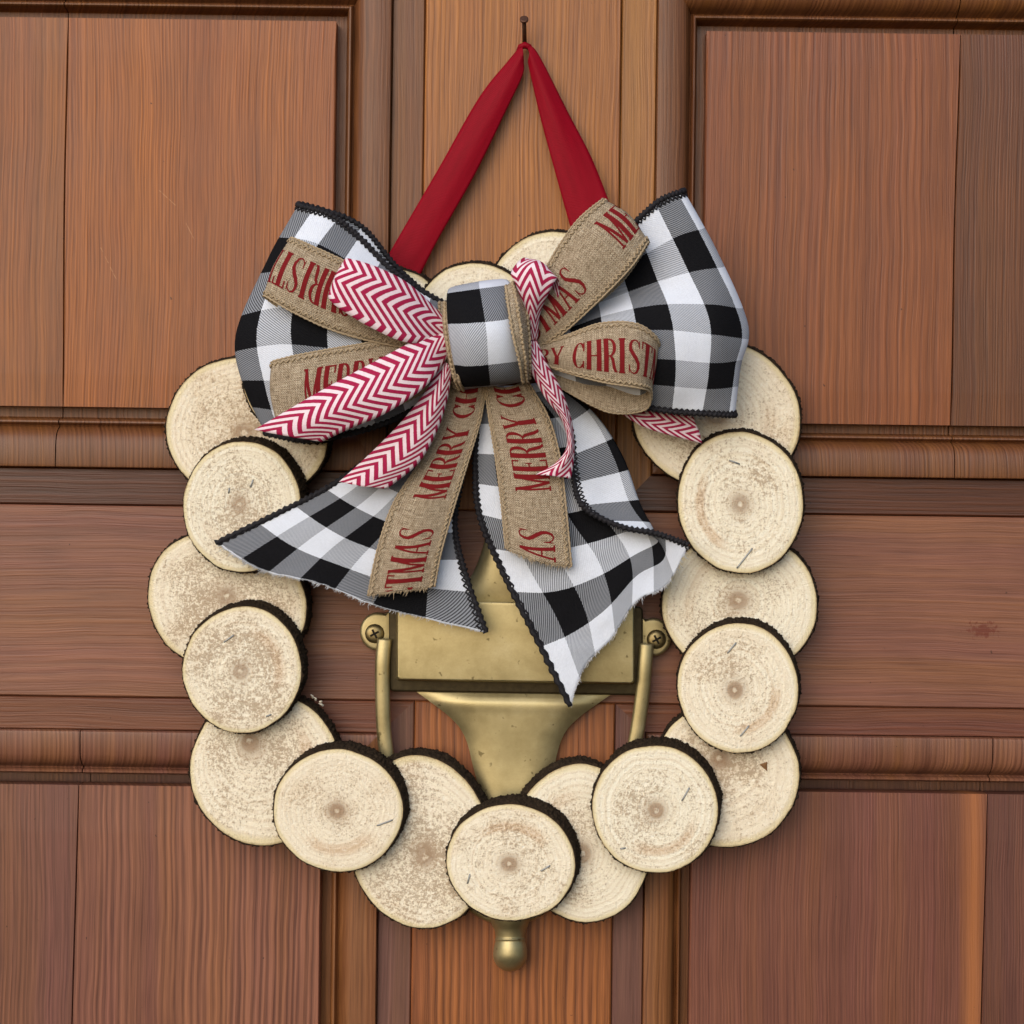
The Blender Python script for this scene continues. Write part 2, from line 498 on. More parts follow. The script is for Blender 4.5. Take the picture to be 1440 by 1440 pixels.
def plaid_material(name, check, v_off=0.0, u_off=0.0):
    m = NT(name)
    u, v = uvxy(m)
    wob = m.noise(m.comb(m.math('MULTIPLY', u, 0.05), m.math('MULTIPLY', v, 0.05), 0), 1.0, 2)
    ee = m.noise(m.comb(m.math('MULTIPLY', u, 1.6), m.math('MULTIPLY', v, 1.6), 0), 1.0, 1)
    ue = m.math('ADD', u, m.math('MULTIPLY', m.math('SUBTRACT', ee, 0.5), 0.5))
    ve = m.math('ADD', v, m.math('ADD', m.math('MULTIPLY', m.math('SUBTRACT', ee, 0.5), 0.7), v_off))
    cu = m.math('GREATER_THAN', m.math('MODULO', m.math('DIVIDE', m.math('ADD', ue, check * 20 + u_off), check), 2.0), 1.0)
    cv = m.math('GREATER_THAN', m.math('MODULO', m.math('DIVIDE', m.math('ADD', ve, check * 20), check), 2.0), 1.0)
    p = 1.2
    tw = m.math('FRACT', m.math('DIVIDE', m.math('ADD', m.math('ADD', u, m.math('MULTIPLY', v, 0.75)), 900.0), p))
    over = m.ramp(tw, [(0.0, 0.20), (0.30, 0.20), (0.42, 0.80), (0.88, 0.80), (1.0, 0.20)])
    both = m.math('MULTIPLY', cu, cv)
    only_u = m.math('SUBTRACT', cu, both)
    only_v = m.math('SUBTRACT', cv, both)
    ou = m.math('MULTIPLY', only_u, m.ramp(over, [(0.2, 0.17), (0.8, 0.66)]))      # black warp under white weft: mid grey
    ov = m.math('MULTIPLY', only_v, m.ramp(over, [(0.2, 0.95), (0.8, 0.62)]))      # black weft on top: charcoal
    dark = m.math('ADD', both, m.math('ADD', ou, ov))
    thr = m.noise(m.comb(m.math('MULTIPLY', u, 2.4), m.math('MULTIPLY', v, 0.5), 3), 1.0, 2)
    thr2 = m.noise(m.comb(m.math('MULTIPLY', u, 0.35), m.math('MULTIPLY', v, 2.2), 8), 1.0, 2)
    ridge = m.math('ABSOLUTE', m.math('SUBTRACT', tw, 0.5))
    tone = m.math('ADD', 0.70, m.math('ADD', m.math('MULTIPLY', m.math('ADD', thr, thr2), 0.20), m.math('MULTIPLY', ridge, 0.20)))
    white = m.mix(1.0, (0.66, 0.70, 0.79), m.comb(tone, tone, tone), 'MULTIPLY')
    black = m.mix(thr, (0.003, 0.003, 0.004), (0.012, 0.012, 0.014))
    col = m.mix(dark, white, black)
    h = m.math('ADD', m.math('MULTIPLY', ridge, 1.0), m.math('MULTIPLY', thr, 0.5))
    return m.done(col, 0.9, normal=m.bump(h, 0.4, 0.0005), spec=0.06)


def burlap_material():
    m = NT('burlap')
    u, v = uvxy(m)
    nz = m.noise(m.comb(m.math('MULTIPLY', u, 0.5), m.math('MULTIPLY', v, 0.5), 0), 1.0, 2)
    uu = m.math('ADD', u, m.math('MULTIPLY', nz, 0.9)); vv = m.math('ADD', v, m.math('MULTIPLY', nz, 0.9))
    pu = m.math('SINE', m.math('MULTIPLY', uu, 2 * math.pi / 1.25))
    pv = m.math('SINE', m.math('MULTIPLY', vv, 2 * math.pi / 1.25))
    wv = m.math('MULTIPLY', pu, pv)
    fu = m.noise(m.comb(m.math('MULTIPLY', u, 2.2), m.math('MULTIPLY', v, 0.16), 1), 1.0, 2, 0.6)
    fv = m.noise(m.comb(m.math('MULTIPLY', u, 0.16), m.math('MULTIPLY', v, 2.2), 2), 1.0, 2, 0.6)
    f = m.math('ADD', 0.5, m.math('MULTIPLY', wv, 0.24))
    f = m.math('ADD', f, m.math('MULTIPLY', m.math('SUBTRACT', fu, 0.5), 1.25))
    f = m.math('ADD', f, m.math('MULTIPLY', m.math('SUBTRACT', fv, 0.5), 1.25), clamp=True)
    col = m.ramp(f, [(0.08, (0.13, 0.092, 0.058)), (0.48, (0.33, 0.255, 0.172)), (0.92, (0.58, 0.49, 0.37))])
    return m.done(col, 0.9, normal=m.bump(f, 0.7, 0.0007), spec=0.1)


def chevron_material():
    m = NT('chevron_fabric')
    u, v = uvxy(m)
    zw = 26.0 / 3.1
    tri = m.math('PINGPONG', m.math('ADD', u, 2.0), zw)
    nz = m.noise(m.comb(u, v, 0), 0.9, 2)
    s = m.math('ADD', v, m.math('ADD', m.math('MULTIPLY', tri, 1.25), m.math('MULTIPLY', nz, 0.5)))
    fr = m.math('FRACT', m.math('DIVIDE', m.math('ADD', s, 800.0), 5.9))
    red = m.ramp(fr, [(0.0, 0.0), (0.04, 1.0), (0.52, 1.0), (0.56, 0.0)])
    thr = m.noise(m.comb(m.math('MULTIPLY', u, 2.5), m.math('MULTIPLY', v, 0.7), 0), 1.0, 2)
    rc = m.mix(thr, (0.24, 0.005, 0.036), (0.42, 0.020, 0.085))
    wc = m.mix(thr, (0.66, 0.50, 0.56), (0.84, 0.74, 0.78))
    return m.done(m.mix(red, wc, rc), 0.8, normal=m.bump(m.math('ADD', thr, m.math('MULTIPLY', red, 0.4)), 0.3, 0.0004), spec=0.15)


def red_material():
    m = NT('red_grosgrain')
    u, v = uvxy(m)
    rib = m.math('SINE', m.math('MULTIPLY', v, 2 * math.pi / 0.9))
    nz = m.noise(m.comb(m.math('MULTIPLY', u, 0.3), m.math('MULTIPLY', v, 0.05), 0), 1.0, 2)
    col = m.mix(nz, (0.175, 0.001, 0.007), (0.25, 0.002, 0.012))
    return m.done(col, 0.5, normal=m.bump(m.math('MULTIPLY', rib, 0.5), 0.25, 0.0003), spec=0.07)


def plain(name, c0, c1, rough=0.8, sc=900, spec=0.2, bump=0.4, bd=0.0004, metal=0.0):
    m = NT(name)
    n = m.noise(m.coord('Object'), sc, 3, 0.6)
    return m.done(m.mix(n, c0, c1), rough, metal=metal, normal=m.bump(n, bump, bd), spec=spec)

CHECK = 124.0 / 7
M_PLAID_L = plaid_material('plaid_left', CHECK, 6.0 + CHECK)
M_PLAID_R = plaid_material('plaid_right', CHECK, 10.0 + CHECK)
M_PLAID_TL = plaid_material('plaid_tail_left', CHECK, 3.0)
M_PLAID_TR = plaid_material('plaid_tail_right', CHECK, 12.0)
M_PLAID_K = plaid_material('plaid_knot', 23.0, 0.0, 23.0)
M_BURLAP = burlap_material()
M_CHEV = chevron_material()
M_RED = red_material()
M_CORD = plain('black_cord', (0.004, 0.004, 0.006), (0.022, 0.02, 0.024), 0.7, 1500)
M_STITCH = plain('jute_stitch', (0.24, 0.175, 0.105), (0.46, 0.36, 0.24), 0.9, 1800)
M_INK = plain('red_print', (0.12, 0.006, 0.009), (0.21, 0.014, 0.016), 0.85, 1600, 0.1)


class Ribbon:
    def __init__(self, name, stations, width, mat, parent, n=72, m=18, thick=0.35, crumple=0.0, seed=0, fray=0.0, v0=0.0):
        st = [[P(*p) for p in s] for s in stations]
        self.n, self.m, self.width = n, m, width
        k = len(st[0])
        g = []
        for i in range(n + 1):
            t = i / n * (len(st) - 1)
            ctrl = [cr_spline([s[j] for s in st], t) for j in range(k)]
            row = [cr_spline(ctrl, j / m * (k - 1)) for j in range(m + 1)]
            g.append(row)
        if crumple:
            for i in range(n + 1):
                for j in range(m + 1):
                    p = g[i][j]
                    fade = min(1, i / (0.12 * n))
                    g[i][j] = p + Vector((0, 1, 0)) * (mnoise.noise(Vector((p.x * 28, p.z * 28, seed))) + 0.55 * mnoise.noise(Vector((p.x * 70, p.z * 70, seed + 5))) + 0.25 * mnoise.noise(Vector((p.x * 170, p.z * 170, seed + 8)))) * crumple / 1000 * fade
        if fray:
            for j in range(m + 1):
                d = (g[n][j] - g[n - 1][j])
                if d.length > 0: g[n][j] += d.normalized() * random.uniform(-fray, fray) / 1000
        self.g = g
        # run length along the ribbon (mm), averaged over its width
        self.v = [v0]
        for i in range(n):
            self.v.append(self.v[-1] + 1000 * sum((g[i + 1][j] - g[i][j]).length for j in range(m + 1)) / (m + 1))
        verts, uvs, faces = [], [], []
        for i in range(n + 1):
            for j in range(m + 1):
                verts.append(g[i][j]); uvs.append((j / m * width, self.v[i]))
        for i in range(n):
            for j in range(m):
                a = i * (m + 1) + j
                faces.append((a, a + 1, a + m + 2, a + m + 1))
        # the printed side is the one that looks out of the door at the start of the ribbon
        ny = 0.0
        for i in range(int(n * 0.08), int(n * 0.4)):
            for j in range(m):
                ny += (g[i][j + 1] - g[i][j]).cross(g[i + 1][j] - g[i][j]).y
        self.sgn = 1 if ny < 0 else -1
        if self.sgn < 0: faces = [q[::-1] for q in faces]
        self.o = mesh_obj(name, verts, faces, mat, parent, True, uvs)
        md = self.o.modifiers.new('thickness', 'SOLIDIFY')
        md.thickness = thick / 1000; md.offset = -1

    def at(self, u, v, off=0.0):
        """u 0..1 across, v mm along, off mm above the outer side"""
        v = max(self.v[0], min(self.v[-1], v))
        lo, hi = 0, self.n - 1
        while lo < hi:
            mid = (lo + hi + 1) // 2
            if self.v[mid] <= v: lo = mid
            else: hi = mid - 1
        i = lo
        f = (v - self.v[i]) / max(1e-6, self.v[i + 1] - self.v[i])
        x = max(0, min(self.m - 1e-6, u * self.m)); j = int(x); q = x - j
        g = self.g
        p = g[i][j].lerp(g[i + 1][j], f).lerp(g[i][j + 1].lerp(g[i + 1][j + 1], f), q)
        du = g[i][j + 1] - g[i][j]; dv = g[i + 1][j] - g[i][j]
        nrm = du.cross(dv)
        if nrm.length > 0: nrm.normalize()
        return p + nrm * (off / 1000 * self.sgn)

    def cord(self, u, rad, mat, name, twist=2.4, seg=8, amp=0.22, off=0.0, v0=None, v1=None, step=0.8, zig=0.0):
        v0 = self.v[0] if v0 is None else v0
        v1 = self.v[-1] if v1 is None else v1
        cnt = max(4, int((v1 - v0) / step))
        pts = [self.at(u + (zig * math.sin(i * math.pi / 2)), v0 + (v1 - v0) * i / cnt, off) for i in range(cnt + 1)]
        rr = random.Random(int(u * 100) + cnt)
        jit = [rr.uniform(-0.12, 0.12) for _ in range(cnt + 1)]
        def rf(i, k):
            ph = (v0 + (v1 - v0) * i / cnt) / twist * 2 * math.pi
            return rad / 1000 * (1 + amp * math.sin(ph + k * 2 * math.pi / seg) + jit[i])
        vv, ff = tube_data(pts, rf, seg)
        return mesh_obj(name, vv, ff, mat, self.o, True)


# ------------------------------------------------------------------ lettering
def glyphs():
    """condensed serif capitals, height 1: {char: (advance, [stroke])}, stroke = ([(x,y)], [half widths])"""
    T, t = 0.080, 0.032
    def s(a, b, w): return ([a, b], [w, w])
    def stem(x, w=T, serif=0.075):
        return [s((x, 0), (x, 1), w), s((x - serif - w * .4, 0.016), (x + serif + w * .4, 0.016), 0.024), s((x - serif - w * .4, 0.984), (x + serif + w * .4, 0.984), 0.024)]
    def arc(cx, cy, rx, ry, a0, a1, wt, wn, n=12):
        pts, ws = [], []
        for i in range(n + 1):
            a = math.radians(a0 + (a1 - a0) * i / n)
            pts.append((cx + rx * math.cos(a), cy + ry * math.sin(a)))
            ws.append(wn + (wt - wn) * abs(math.cos(a)) ** 1.3)
        return (pts, ws)
    G = {}
    G['I'] = (0.30, stem(0.12))
    G['M'] = (0.66, [s((0.09, 0), (0.09, 1), t), ([(0.09, 0.98), (0.29, 0.02)], [0.05, 0.05]), s((0.29, 0.02), (0.49, 0.98), t), s((0.50, 0), (0.50, 1), T),
                     s((0.01, .016), (0.17, .016), .024), s((0.39, .016), (0.61, .016), .024), s((0.01, .984), (0.14, .984), .024), s((0.46, .984), (0.61, .984), .024)])
    G['E'] = (0.44, stem(0.10, T, 0.05) + [s((0.12, .982), (0.37, .982), .02), s((0.12, .52), (0.29, .52), .02), s((0.12, .024), (0.37, .024), .02),
                     s((0.365, .80), (0.365, 1), .024), s((0.365, 0), (0.365, .20), .024), s((0.29, .43), (0.29, .61), .016)])
    G['R'] = (0.50, stem(0.10, T, 0.05) + [s((0.12, .982), (0.22, .982), .02), arc(0.21, .74, .16, .24, 90, -90, .055, .02), s((0.12, .50), (0.22, .50), .02),
                     ([(0.23, .50), (0.31, .40), (0.36, .14), (0.41, .03), (0.47, .02)], [.03, .05, .055, .04, .014])])
    G['Y'] = (0.50, [([(0.06, .98), (0.235, .45)], [.052, .05]), s((0.41, .98), (0.25, .45), t), s((0.24, 0), (0.24, .48), T),
                     s((-0.01, .984), (0.15, .984), .024), s((0.34, .984), (0.48, .984), .024), s((0.13, .016), (0.35, .016), .024)])
    G['C'] = (0.50, [arc(0.26, .5, .185, .485, 40, 320, .062, .018, 22), s((0.405, .68), (0.415, .98), .024), s((0.405, .32), (0.415, .02), .024)])
    G['H'] = (0.58, stem(0.10, T, 0.055) + stem(0.44, T, 0.055) + [s((0.12, .51), (0.42, .51), .02)])
    G['S'] = (0.46, [([(0.36, .80), (0.35, .90), (0.29, .965), (0.22, .98), (0.13, .94), (0.085, .83), (0.09, .70), (0.17, .58), (0.27, .46), (0.35, .33), (0.36, .20), (0.31, .07), (0.22, .02), (0.13, .05), (0.07, .13), (0.06, .24)],
                      [.012, .018, .02, .022, .034, .048, .056, .062, .062, .058, .05, .036, .022, .02, .018, .012]),
                     s((0.37, .74), (0.37, .97), .014), s((0.05, .03), (0.05, .28), .014)])
    G['T'] = (0.46, [s((0.22, 0), (0.22, 1), T), s((0.02, .98), (0.42, .98), .022), s((0.025, .78), (0.025, 1), .024), s((0.415, .78), (0.415, 1), .024), s((0.11, .016), (0.33, .016), .024)])
    G['A'] = (0.54, [s((0.08, .02), (0.24, .98), t), ([(0.25, .98), (0.41, .02)], [.054, .054]), s((0.13, .34), (0.35, .34), .02), s((0.0, .016), (0.16, .016), .024), s((0.32, .016), (0.52, .016), .024)])
    G[' '] = (0.30, [])
    return G
GL = glyphs()


def lettering(rb, text, v_start, direction, cap, base, up, xs=0.88, vlim=None):
    """print text along a ribbon: v_start mm, direction +1/-1 along it, baseline at u=base (0..1), up = +1/-1 across"""
    verts, faces = [], []
    cur = 0.0
    lay = 0
    for ch in text:
        adv, strokes = GL[ch]
        for pts, ws in strokes:
            lay += 1
            off = 0.10 + 0.014 * (lay % 9)
            # resample
            P2, W2 = [], []
            for i in range(len(pts) - 1):
                L = math.hypot(pts[i + 1][0] - pts[i][0], pts[i + 1][1] - pts[i][1])
                k = max(1, int(L / 0.09))
                for q in range(k):
                    f = q / k
                    P2.append(lerp2(pts[i], pts[i + 1], f)); W2.append(ws[i] + (ws[i + 1] - ws[i]) * f)
            P2.append(pts[-1]); W2.append(ws[-1])
            vs0 = len(verts)
            ok = True
            tmp = []
            for i, (p, w) in enumerate(zip(P2, W2)):
                a, b = P2[max(0, i - 1)], P2[min(len(P2) - 1, i + 1)]
                dx, dy = b[0] - a[0], b[1] - a[1]
                L = math.hypot(dx, dy) or 1
                nx, ny = -dy / L, dx / L
                for sg in (-1, 1):
                    gx = cur + (p[0] + nx * w * sg) * xs
                    gy = p[1] + ny * w * sg
                    v = v_start + direction * gx * cap
                    u = base + up * gy * cap / rb.width
                    if vlim and not (vlim[0] <= v <= vlim[1]): ok = False
                    if not (rb.v[0] <= v <= rb.v[-1]): ok = False
                    tmp.append((rb.at(u, v, off), ok)); 
                    ok = True
            for q in tmp: verts.append(q[0])
            for i in range(len(P2) - 1):
                ids = [2 * i, 2 * i + 1, 2 * i + 3, 2 * i + 2]
                if all(tmp[q][1] for q in ids):
                    faces.append(tuple(vs0 + q for q in ids))
        cur += adv * xs
    if faces:
        return mesh_obj('lettering', verts, faces, M_INK, rb.o)


# ------------------------------------------------------------------ wreath of wood slices
def slice_material(seed):
    m = NT('cut_wood_%d' % seed)
    rnd = random.Random(seed * 13 + 5)
    x, y, z = m.xyz(m.coord('UV'))
    r = m.math('SQRT', m.math('ADD', m.math('MULTIPLY', x, x), m.math('MULTIPLY', y, y)))
    ob = m.coord('Object')
    ox, oy, oz = m.xyz(ob)
    pos = m.comb(ox, oz, seed * 1.7)
    wob = m.noise(m.mapv(pos, (60, 60, 1)), 1.0, 2)
    rw = m.math('ADD', r, m.math('MULTIPLY', m.math('SUBTRACT', wob, 0.5), 0.10))
    rings = m.math('SINE', m.math('MULTIPLY', rw, rnd.uniform(62, 90)))
    ring2 = m.noise(m.comb(m.math('MULTIPLY', rw, 14), 0.0, seed), 1.0, 3)
    speck = m.noise(m.mapv(pos, (1100, 1100, 1)), 1.0, 3, 0.62)
    coarse = m.noise(m.mapv(pos, (480, 480, 1)), 1.0, 3, 0.65)
    patch = m.noise(m.mapv(pos, (34, 34, 1), (rnd.random() * 9, rnd.random() * 9, 0)), 1.0, 3, 0.6)
    # saw fibre sheen: fine scratches one way
    saw = m.noise(m.mapv(pos, (900, 60, 1), rot=(0, 0, rnd.uniform(0, 3))), 1.0, 2, 0.5)
    warm = rnd.uniform(0, 1)
    rough_k = rnd.uniform(-0.035, 0.035)
    c_l = (0.83, 0.775 - .03 * warm, 0.63 - .05 * warm)
    c_m = (0.73, 0.635 - .02 * warm, 0.47)
    c_p = (0.66, 0.525, 0.36)
    base = m.mix(m.ramp(ring2, [(0.38, 0.0), (0.68, 0.8)]), c_l, c_m)
    base = m.mix(m.ramp(patch, [(0.50, 0.0), (0.72, 0.40 + 0.35 * warm)]), base, c_p)
    base = m.mix(m.math('MULTIPLY', m.ramp(rings, [(0.1, 0.0), (1.0, 1.0)]), 0.24), base, (0.50, 0.36, 0.22))
    # an orange-brown arc of stain on part of one ring
    ang = m.math('ARCTAN2', y, x)
    a0 = rnd.uniform(-3, 3)
    arc = m.math('MULTIPLY', m.ramp(m.math('COSINE', m.math('SUBTRACT', ang, a0)), [(0.55, 0.0), (0.85, 1.0)]),
                 m.ramp(rw, [(0.52, 0.0), (0.60, 1.0), (0.68, 1.0), (0.75, 0.0)]))
    base = m.mix(m.math('MULTIPLY', arc, rnd.choice((0.0, 0.25, 0.5))), base, (0.52, 0.32, 0.17))
    # torn brown fibre: specks, denser part-way out and in patches
    dens = m.math('ADD', m.math('MULTIPLY', patch, 0.34), m.ramp(rw, [(0.05, 0.03), (0.22, 0.06), (0.6, 0.05), (0.82, 0.0), (1.0, 0.0)]))
    dens = m.math('ADD', dens, rough_k - 0.064)
    sp = m.math('ADD', m.math('MULTIPLY', speck, 0.50), m.math('MULTIPLY', coarse, 0.50))
    dk = m.ramp(m.math('ADD', sp, dens), [(0.655, 0.0), (0.74, 1.0)])
    base = m.mix(m.math('MULTIPLY', dk, 0.60), base, (0.28, 0.185, 0.11))
    wh = m.ramp(sp, [(0.30, 1.0), (0.48, 0.0)])
    base = m.mix(m.math('MULTIPLY', wh, 0.8), base, (0.90, 0.865, 0.76))
    # heart
    hr = m.math('ADD', r, m.math('MULTIPLY', m.math('SUBTRACT', coarse, 0.5), 0.06))
    heart = m.ramp(hr, [(0.0, 0.30), (0.025, 0.35), (0.045, 0.95), (0.10, 0.80), (0.15, 0.40), (0.22, 0.14), (0.34, 0.0)])
    hcol = m.mix(m.math('MULTIPLY', speck, 1.0), (0.17, 0.092, 0.050), (0.42, 0.28, 0.17))
    base = m.mix(m.math('MULTIPLY', heart, rnd.uniform(0.75, 1.0)), base, hcol)
    # thin yellow cambium ring next to the bark
    rim = m.ramp(m.math('ADD', r, m.math('MULTIPLY', m.math('SUBTRACT', wob, 0.5), 0.05)), [(0.91, 0.0), (0.955, 0.8), (0.985, 0.95), (1.0, 1.0)])
    base = m.mix(m.math('MULTIPLY', rim, 0.8), base, m.mix(coarse, (0.55, 0.43, 0.20), (0.80, 0.70, 0.43)))
    edge = m.ramp(m.math('ADD', r, m.math('MULTIPLY', m.math('SUBTRACT', coarse, 0.5), 0.03)), [(0.972, 0.0), (1.0, 0.85)])
    base = m.mix(edge, base, (0.24, 0.145, 0.06))
    h = m.math('ADD', m.math('MULTIPLY', sp, 1.2), m.math('ADD', m.math('MULTIPLY', saw, 0.35), m.math('MULTIPLY', rings, 0.03)))
    return m.done(base, 0.85, normal=m.bump(h, 0.9, 0.0011), spec=0.15)


bmk = NT('bark')
bo = bmk.coord('Object')
bn = bmk.noise(bo, 650, 4, 0.7)
bn2 = bmk.noise(bo, 170, 2, 0.6)
M_BARK = bmk.done(bmk.mix(bn2, bmk.ramp(bn, [(0.3, (0.006, 0.004, 0.003)), (0.7, (0.030, 0.020, 0.013))]), bmk.ramp(bn, [(0.3, (0.012, 0.008, 0.005)), (0.75, (0.085, 0.055, 0.032))])),
                  0.9, normal=bmk.bump(bn, 0.9, 0.0015), spec=0.1)
M_STAPLE = plain('staple_steel', (0.16, 0.17, 0.17), (0.42, 0.43, 0.42), 0.45, 500, 0.4, 0.3, 0.0003, metal=0.8)

wreath = empty('wreath', P(680, 830, 14), 'ring wreath of pale round bark-edged wood slices stapled together', 'wreath')
TH = 10.0


def fbm1(a, seed, fr):
    return mnoise.noise(Vector((math.cos(a) * fr, math.sin(a) * fr, seed * 7.3)))


def wood_slice(i, cx, cy, rx, ry, front, rot=0.0, ob=(8, -8), pith=(0, 0), tilt=(0, 0), staples=(), bark_w=1.0):
    """ob = how far (px) the hidden back outline is shifted: the branch was cut at a slant"""
    d = 34.0 if front else 23.5
    seed = i + 1
    c = P(cx, cy, d)
    s = (DIST - d / 1000) / DIST * PXM
    ax, az = Vector((cr, 0, sr)), Vector((-sr, 0, cr))
    NA, NR = 144, 14
    cth, sth = math.cos(rot), math.sin(rot)
    out = []
    for k in range(NA):
        a = 2 * math.pi * k / NA
        f = 1 + 0.024 * fbm1(a, seed, 1.1) + 0.014 * fbm1(a, seed + 50, 3.0) + 0.004 * fbm1(a, seed + 90, 14)
        ex, ey = rx * math.cos(a) * f, ry * math.sin(a) * f
        out.append((ex * cth - ey * sth, ex * sth + ey * cth))
    def pt(x, y, dd):                          # x right, y up (px), dd mm above the face
        return c + ax * (x * s) + az * (y * s) + Vector((0, -1, 0)) * ((dd + tilt[0] * x / 100 + tilt[1] * y / 100) / 1000)
    pi_ = (pith[0] - 0, -pith[1])
    verts, uvs, faces = [pt(pi_[0], pi_[1], 0)], [(0, 0)], []
    for j in range(1, NR + 1):
        t = j / NR
        for k in range(NA):
            x = pi_[0] + (out[k][0] - pi_[0]) * t; y = pi_[1] + (out[k][1] - pi_[1]) * t
            a = 2 * math.pi * k / NA
            dz = 0.25 * mnoise.noise(Vector((x * 0.03, y * 0.03, seed))) - (0.5 if j == NR else 0)
            verts.append(pt(x, y, dz)); uvs.append((t * math.cos(a), t * math.sin(a)))
    for k in range(NA):
        faces.append((0, 1 + k, 1 + (k + 1) % NA))
    for j in range(NR - 1):
        for k in range(NA):
            a, b = 1 + j * NA + k, 1 + j * NA + (k + 1) % NA
            faces.append((a, a + NA, b + NA, b))
    # side wall and back
    bs = len(verts)
    for k in range(NA):
        verts.append(pt(out[k][0] * 0.985 + ob[0] * .74, out[k][1] * 0.985 - ob[1] * .74, -TH + 0.3)); uvs.append((1.0, 0))
    f0 = 1 + (NR - 1) * NA
    for k in range(NA):
        b = (k + 1) % NA
        faces.append((f0 + k, bs + k, bs + b, f0 + b))
    faces.append(tuple(bs + k for k in range(NA)))
    o = mesh_obj('wood_slice', verts, faces, slice_material(seed), wreath, True, uvs, origin=c)
    o.data.set_sharp_from_angle(angle=math.radians(50))
    # make sure the face looks at the camera
    if o.data.polygons[0].normal.y > 0:
        o.data.flip_normals()
    # bark: closed rough ring
    bv, bf = [], []
    prof = [(0.993, -0.45, 0.0), (1.0, -0.30, 0.22), (1.0, -0.9, 0.45), (1.0, -1.8, 0.6), (1.0, -3.0, 0.7), (1.0, -4.4, 0.7), (1.0, -5.8, 0.75), (1.0, -7.2, 0.75), (1.0, -8.8, 0.6), (1.0, -TH + 0.1, 0.35), (0.97, -TH + 0.35, 0.0)]
    NB = 432
    nq = len(prof)
    for k in range(NB):
        kk = k / NB * NA
        k0 = int(kk) % NA; k1 = (k0 + 1) % NA; fr = kk - int(kk)
        bx = out[k0][0] * (1 - fr) + out[k1][0] * fr; by = out[k0][1] * (1 - fr) + out[k1][1] * fr
        L = math.hypot(bx, by)
        ux, uy = bx / L, by / L
        a = 2 * math.pi * k / NB
        for q, (sc, dd, ex) in enumerate(prof):
            tq = -dd / TH * 0.74
            rough = 0
            if 0 < q < nq - 1:
                lump = mnoise.noise(Vector((math.cos(a) * 7, math.sin(a) * 7, dd * 0.30 + seed * 9)))
                fine = mnoise.noise(Vector((math.cos(a) * 26, math.sin(a) * 26, dd * 0.5 + seed * 5)))
                flat = mnoise.noise(Vector((math.cos(a) * 1.6, math.sin(a) * 1.6, seed * 3.1)))
                grit = mnoise.noise(Vector((math.cos(a) * 60, math.sin(a) * 60, dd * 1.4 + seed * 2)))
                rough = (0.6 * lump + 1.15 * fine + 1.0 * grit + 0.4 * flat) * (0.5 if q == 1 else 1.0)
            ext = max(0.05, ex * bark_w + rough * 0.9) / 1000 / s if ex > 0 else 0
            dj = 0.25 * mnoise.noise(Vector((math.cos(a) * 30, math.sin(a) * 30, q + seed))) if q in (1, 2) else 0
            x = bx * sc + ux * ext + ob[0] * tq; y = by * sc + uy * ext - ob[1] * tq
            bv.append(pt(x, y, dd + dj))
    for k in range(NB):
        b = (k + 1) % NB
        for q in range(nq):
            q2 = (q + 1) % nq
            bf.append((k * nq + q, b * nq + q, b * nq + q2, k * nq + q2))
    bk = mesh_obj('bark', bv, bf, M_BARK, o, True, origin=c)
    bk.location = (0, 0, 0)
    # staples: a wire crown sunk in the face
    for (sx, sy, ln, ang) in staples:
        x0, y0 = sx - cx, -(sy - cy)
        ca, sa = math.cos(math.radians(ang)) * ln / 2, math.sin(math.radians(ang)) * ln / 2
        pts = [pt(x0 - ca, y0 - sa, -1.2), pt(x0 - ca, y0 - sa, 0.05), pt(x0 - ca * .85, y0 - sa * .85, 0.22), pt(x0, y0, 0.12),
               pt(x0 + ca * .85, y0 + sa * .85, 0.22), pt(x0 + ca, y0 + sa, 0.05), pt(x0 + ca, y0 + sa, -1.2)]
        vv, ff = tube_data(pts, 0.00048, 8)
        st = mesh_obj('staple', vv, ff, M_STAPLE, o, True, origin=c)
        st.location = (0, 0, 0)
    return o

